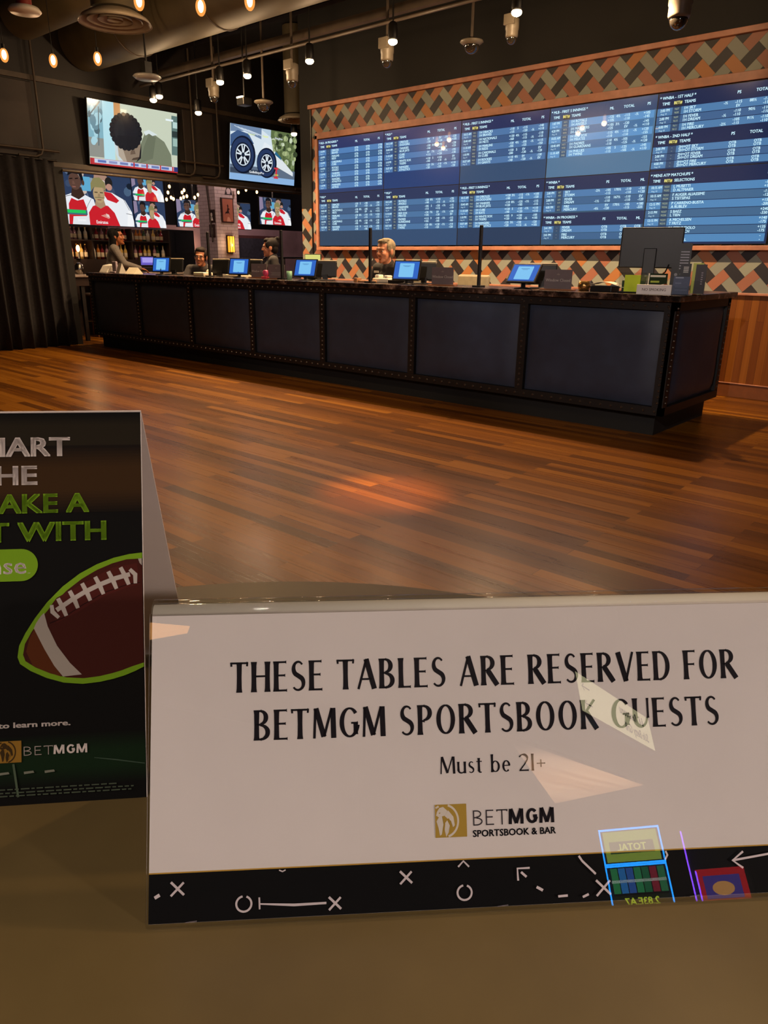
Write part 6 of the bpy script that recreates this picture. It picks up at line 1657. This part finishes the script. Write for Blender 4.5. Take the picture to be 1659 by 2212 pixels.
# striped wood soffit lit from below
tri = [along(-31.5, 8.0, 2.98), along(-22.0, 12.0, 2.98), along(-28.5, 13.0, 2.98)]
M_SOFW = wood_mat('soffit_boards', 3, .12, ('#b98a5c', '#d6aa7c', '#e6c49c'), rough=.5)
tag(MB().prism([Vector((q.x, q.y, 2.98)) for q in tri], (0, 0, .05)).build('wood_soffit', M_SOFW), 'pale striped wood soffit seen mirrored right of the words Must be', 'soffit')
c_ = sum(tri, Vector())/3
t = thing('added_uplight', 'added unseen uplight brightening the wood soffit', 'lamp', (c_.x, c_.y, 0))  # lamp added out of view so the soffit shows up in the acrylic
MB().lathe([(0, 0), (.12, 0), (.10, .25), (0, .25)], (c_.x, c_.y, 0), 20).build('lamp_can', M_IRON, t)
light('lamp_light', 'SPOT', (c_.x, c_.y, .3), 1800, SOFT, t, .1, R(90), .4, (c_.x, c_.y, 3))

# ceiling spots over the tables (unseen fill lamps added, except the one making the orange pool)
def down(x, y, z, e, lab, ang=120, c=SOFT, blend=.6, aim=None, size=.05):
    t = thing('ceiling_spot', lab, 'lamp', (x, y, z), 'ceiling spots over the tables')
    MB().lathe([(0, 0), (.05, 0), (.06, .03), (.06, .2), (0, .2)], (x, y, z), 18).build('lamp_can', M_IRON, t)
    MB().lathe([(0, -.004), (.042, -.004), (.042, 0), (0, 0)], (x, y, z), 18).build('lamp_lens', M_HOT, t)
    MB().cone((x, y, z+.2), (x, y, 4.98), .01, n=8).build('stem', M_IRON, t)
    light('lamp_light', 'SPOT', (x, y, z-.03), e, c, t, size, R(ang), blend, aim or (x, y, 0))
down(1.4, -1.9, 3.7, W_TABLE*.8, 'added fill spot behind the photographer on the right')
down(3.6, .2, 3.4, W_TABLE*1.3, 'added fill spot far right behind the tables')
down(-.6, -2.9, 3.7, W_TABLE*.7, 'added fill spot behind the photographer on the left')
down(.6, 2.4, 3.7, W_TABLE*.28, 'added fill spot over the boards ahead on the right', c=WARM)
down(-3.1, 1.9, 3.75, W_TABLE*.38, 'added fill spot over the boards ahead on the left', c=WARM)
down(-6.2, 2.6, 3.75, W_TABLE*.55, 'added fill spot over the boards before the curtain', c=WARM)
down(-2.9, 3.3, 3.7, W_FLOOR, 'narrow ceiling spot making the orange pool on the boards', 16, (1, .5, .12), 1.0)

# unseen lamp added at right to light the two signs and the card's inside
t = thing('added_fill_lamp', 'added unseen fill lamp hung at right of the table', 'lamp', (2.6, .9, 1.95))
MB().lathe([(.10, 0), (.08, .08), (.03, .14), (.0, .15)], (2.6, .9, 1.95), 24).build('lamp_shade', M_IRON, t)
MB().ball((2.6, .9, 1.97), .035).build('bulb', M_HOT, t); MB().cone((2.6, .9, 2.09), (2.6, .9, 4.98), .004, n=6).build('cord', M_IRON, t)
light('lamp_light', 'POINT', (2.6, .9, 1.92), 175, SOFT, t, .05)

down(-.4, -1.5, 3.4, W_TABLE*2.2, 'added narrow fill spot aimed at the right end of the counter', 24, (1, .86, .8), .5, (-2.7, 6.0, 1.35))  # unseen spots added to brighten the fronts along the counter
down(-1.6, -1.2, 3.4, W_TABLE*1.6, 'added narrow fill spot aimed at the middle of the counter', 30, (1, .86, .8), .6, (-5.6, 6.0, 1.35))
t = thing('added_amber_wedge', 'added glowing amber wedge mirrored as a sliver at the upper left of the acrylic', 'lamp', along(-58.5, 4.2, 2.72))  # glowing wedge added out of view, shaped to mirror as the amber sliver
q = [along(-65.0, 4.2, 0), along(-59.4, 4.2, 0)]
dd_ = (q[1]-q[0]).normalized(); nn_ = Vector((-dd_.y, dd_.x, 0))
mb = MB(); mb.prism([q[0]+Vector((0, 0, 2.70)), q[1]+Vector((0, 0, 2.82)), q[1]+Vector((0, 0, 2.83)), q[0]+Vector((0, 0, 2.83))], nn_*.1)
mb.build('wedge_glow', mat('wedge_amber', '#f0a85a', .4, emit='#ffb060', estr=5), t)
MB().cone((q[0]+q[1])/2+Vector((0, 0, 2.83)), (q[0]+q[1])/2+Vector((0, 0, 4.98)), .01).build('hanger_rod', M_IRON, t)
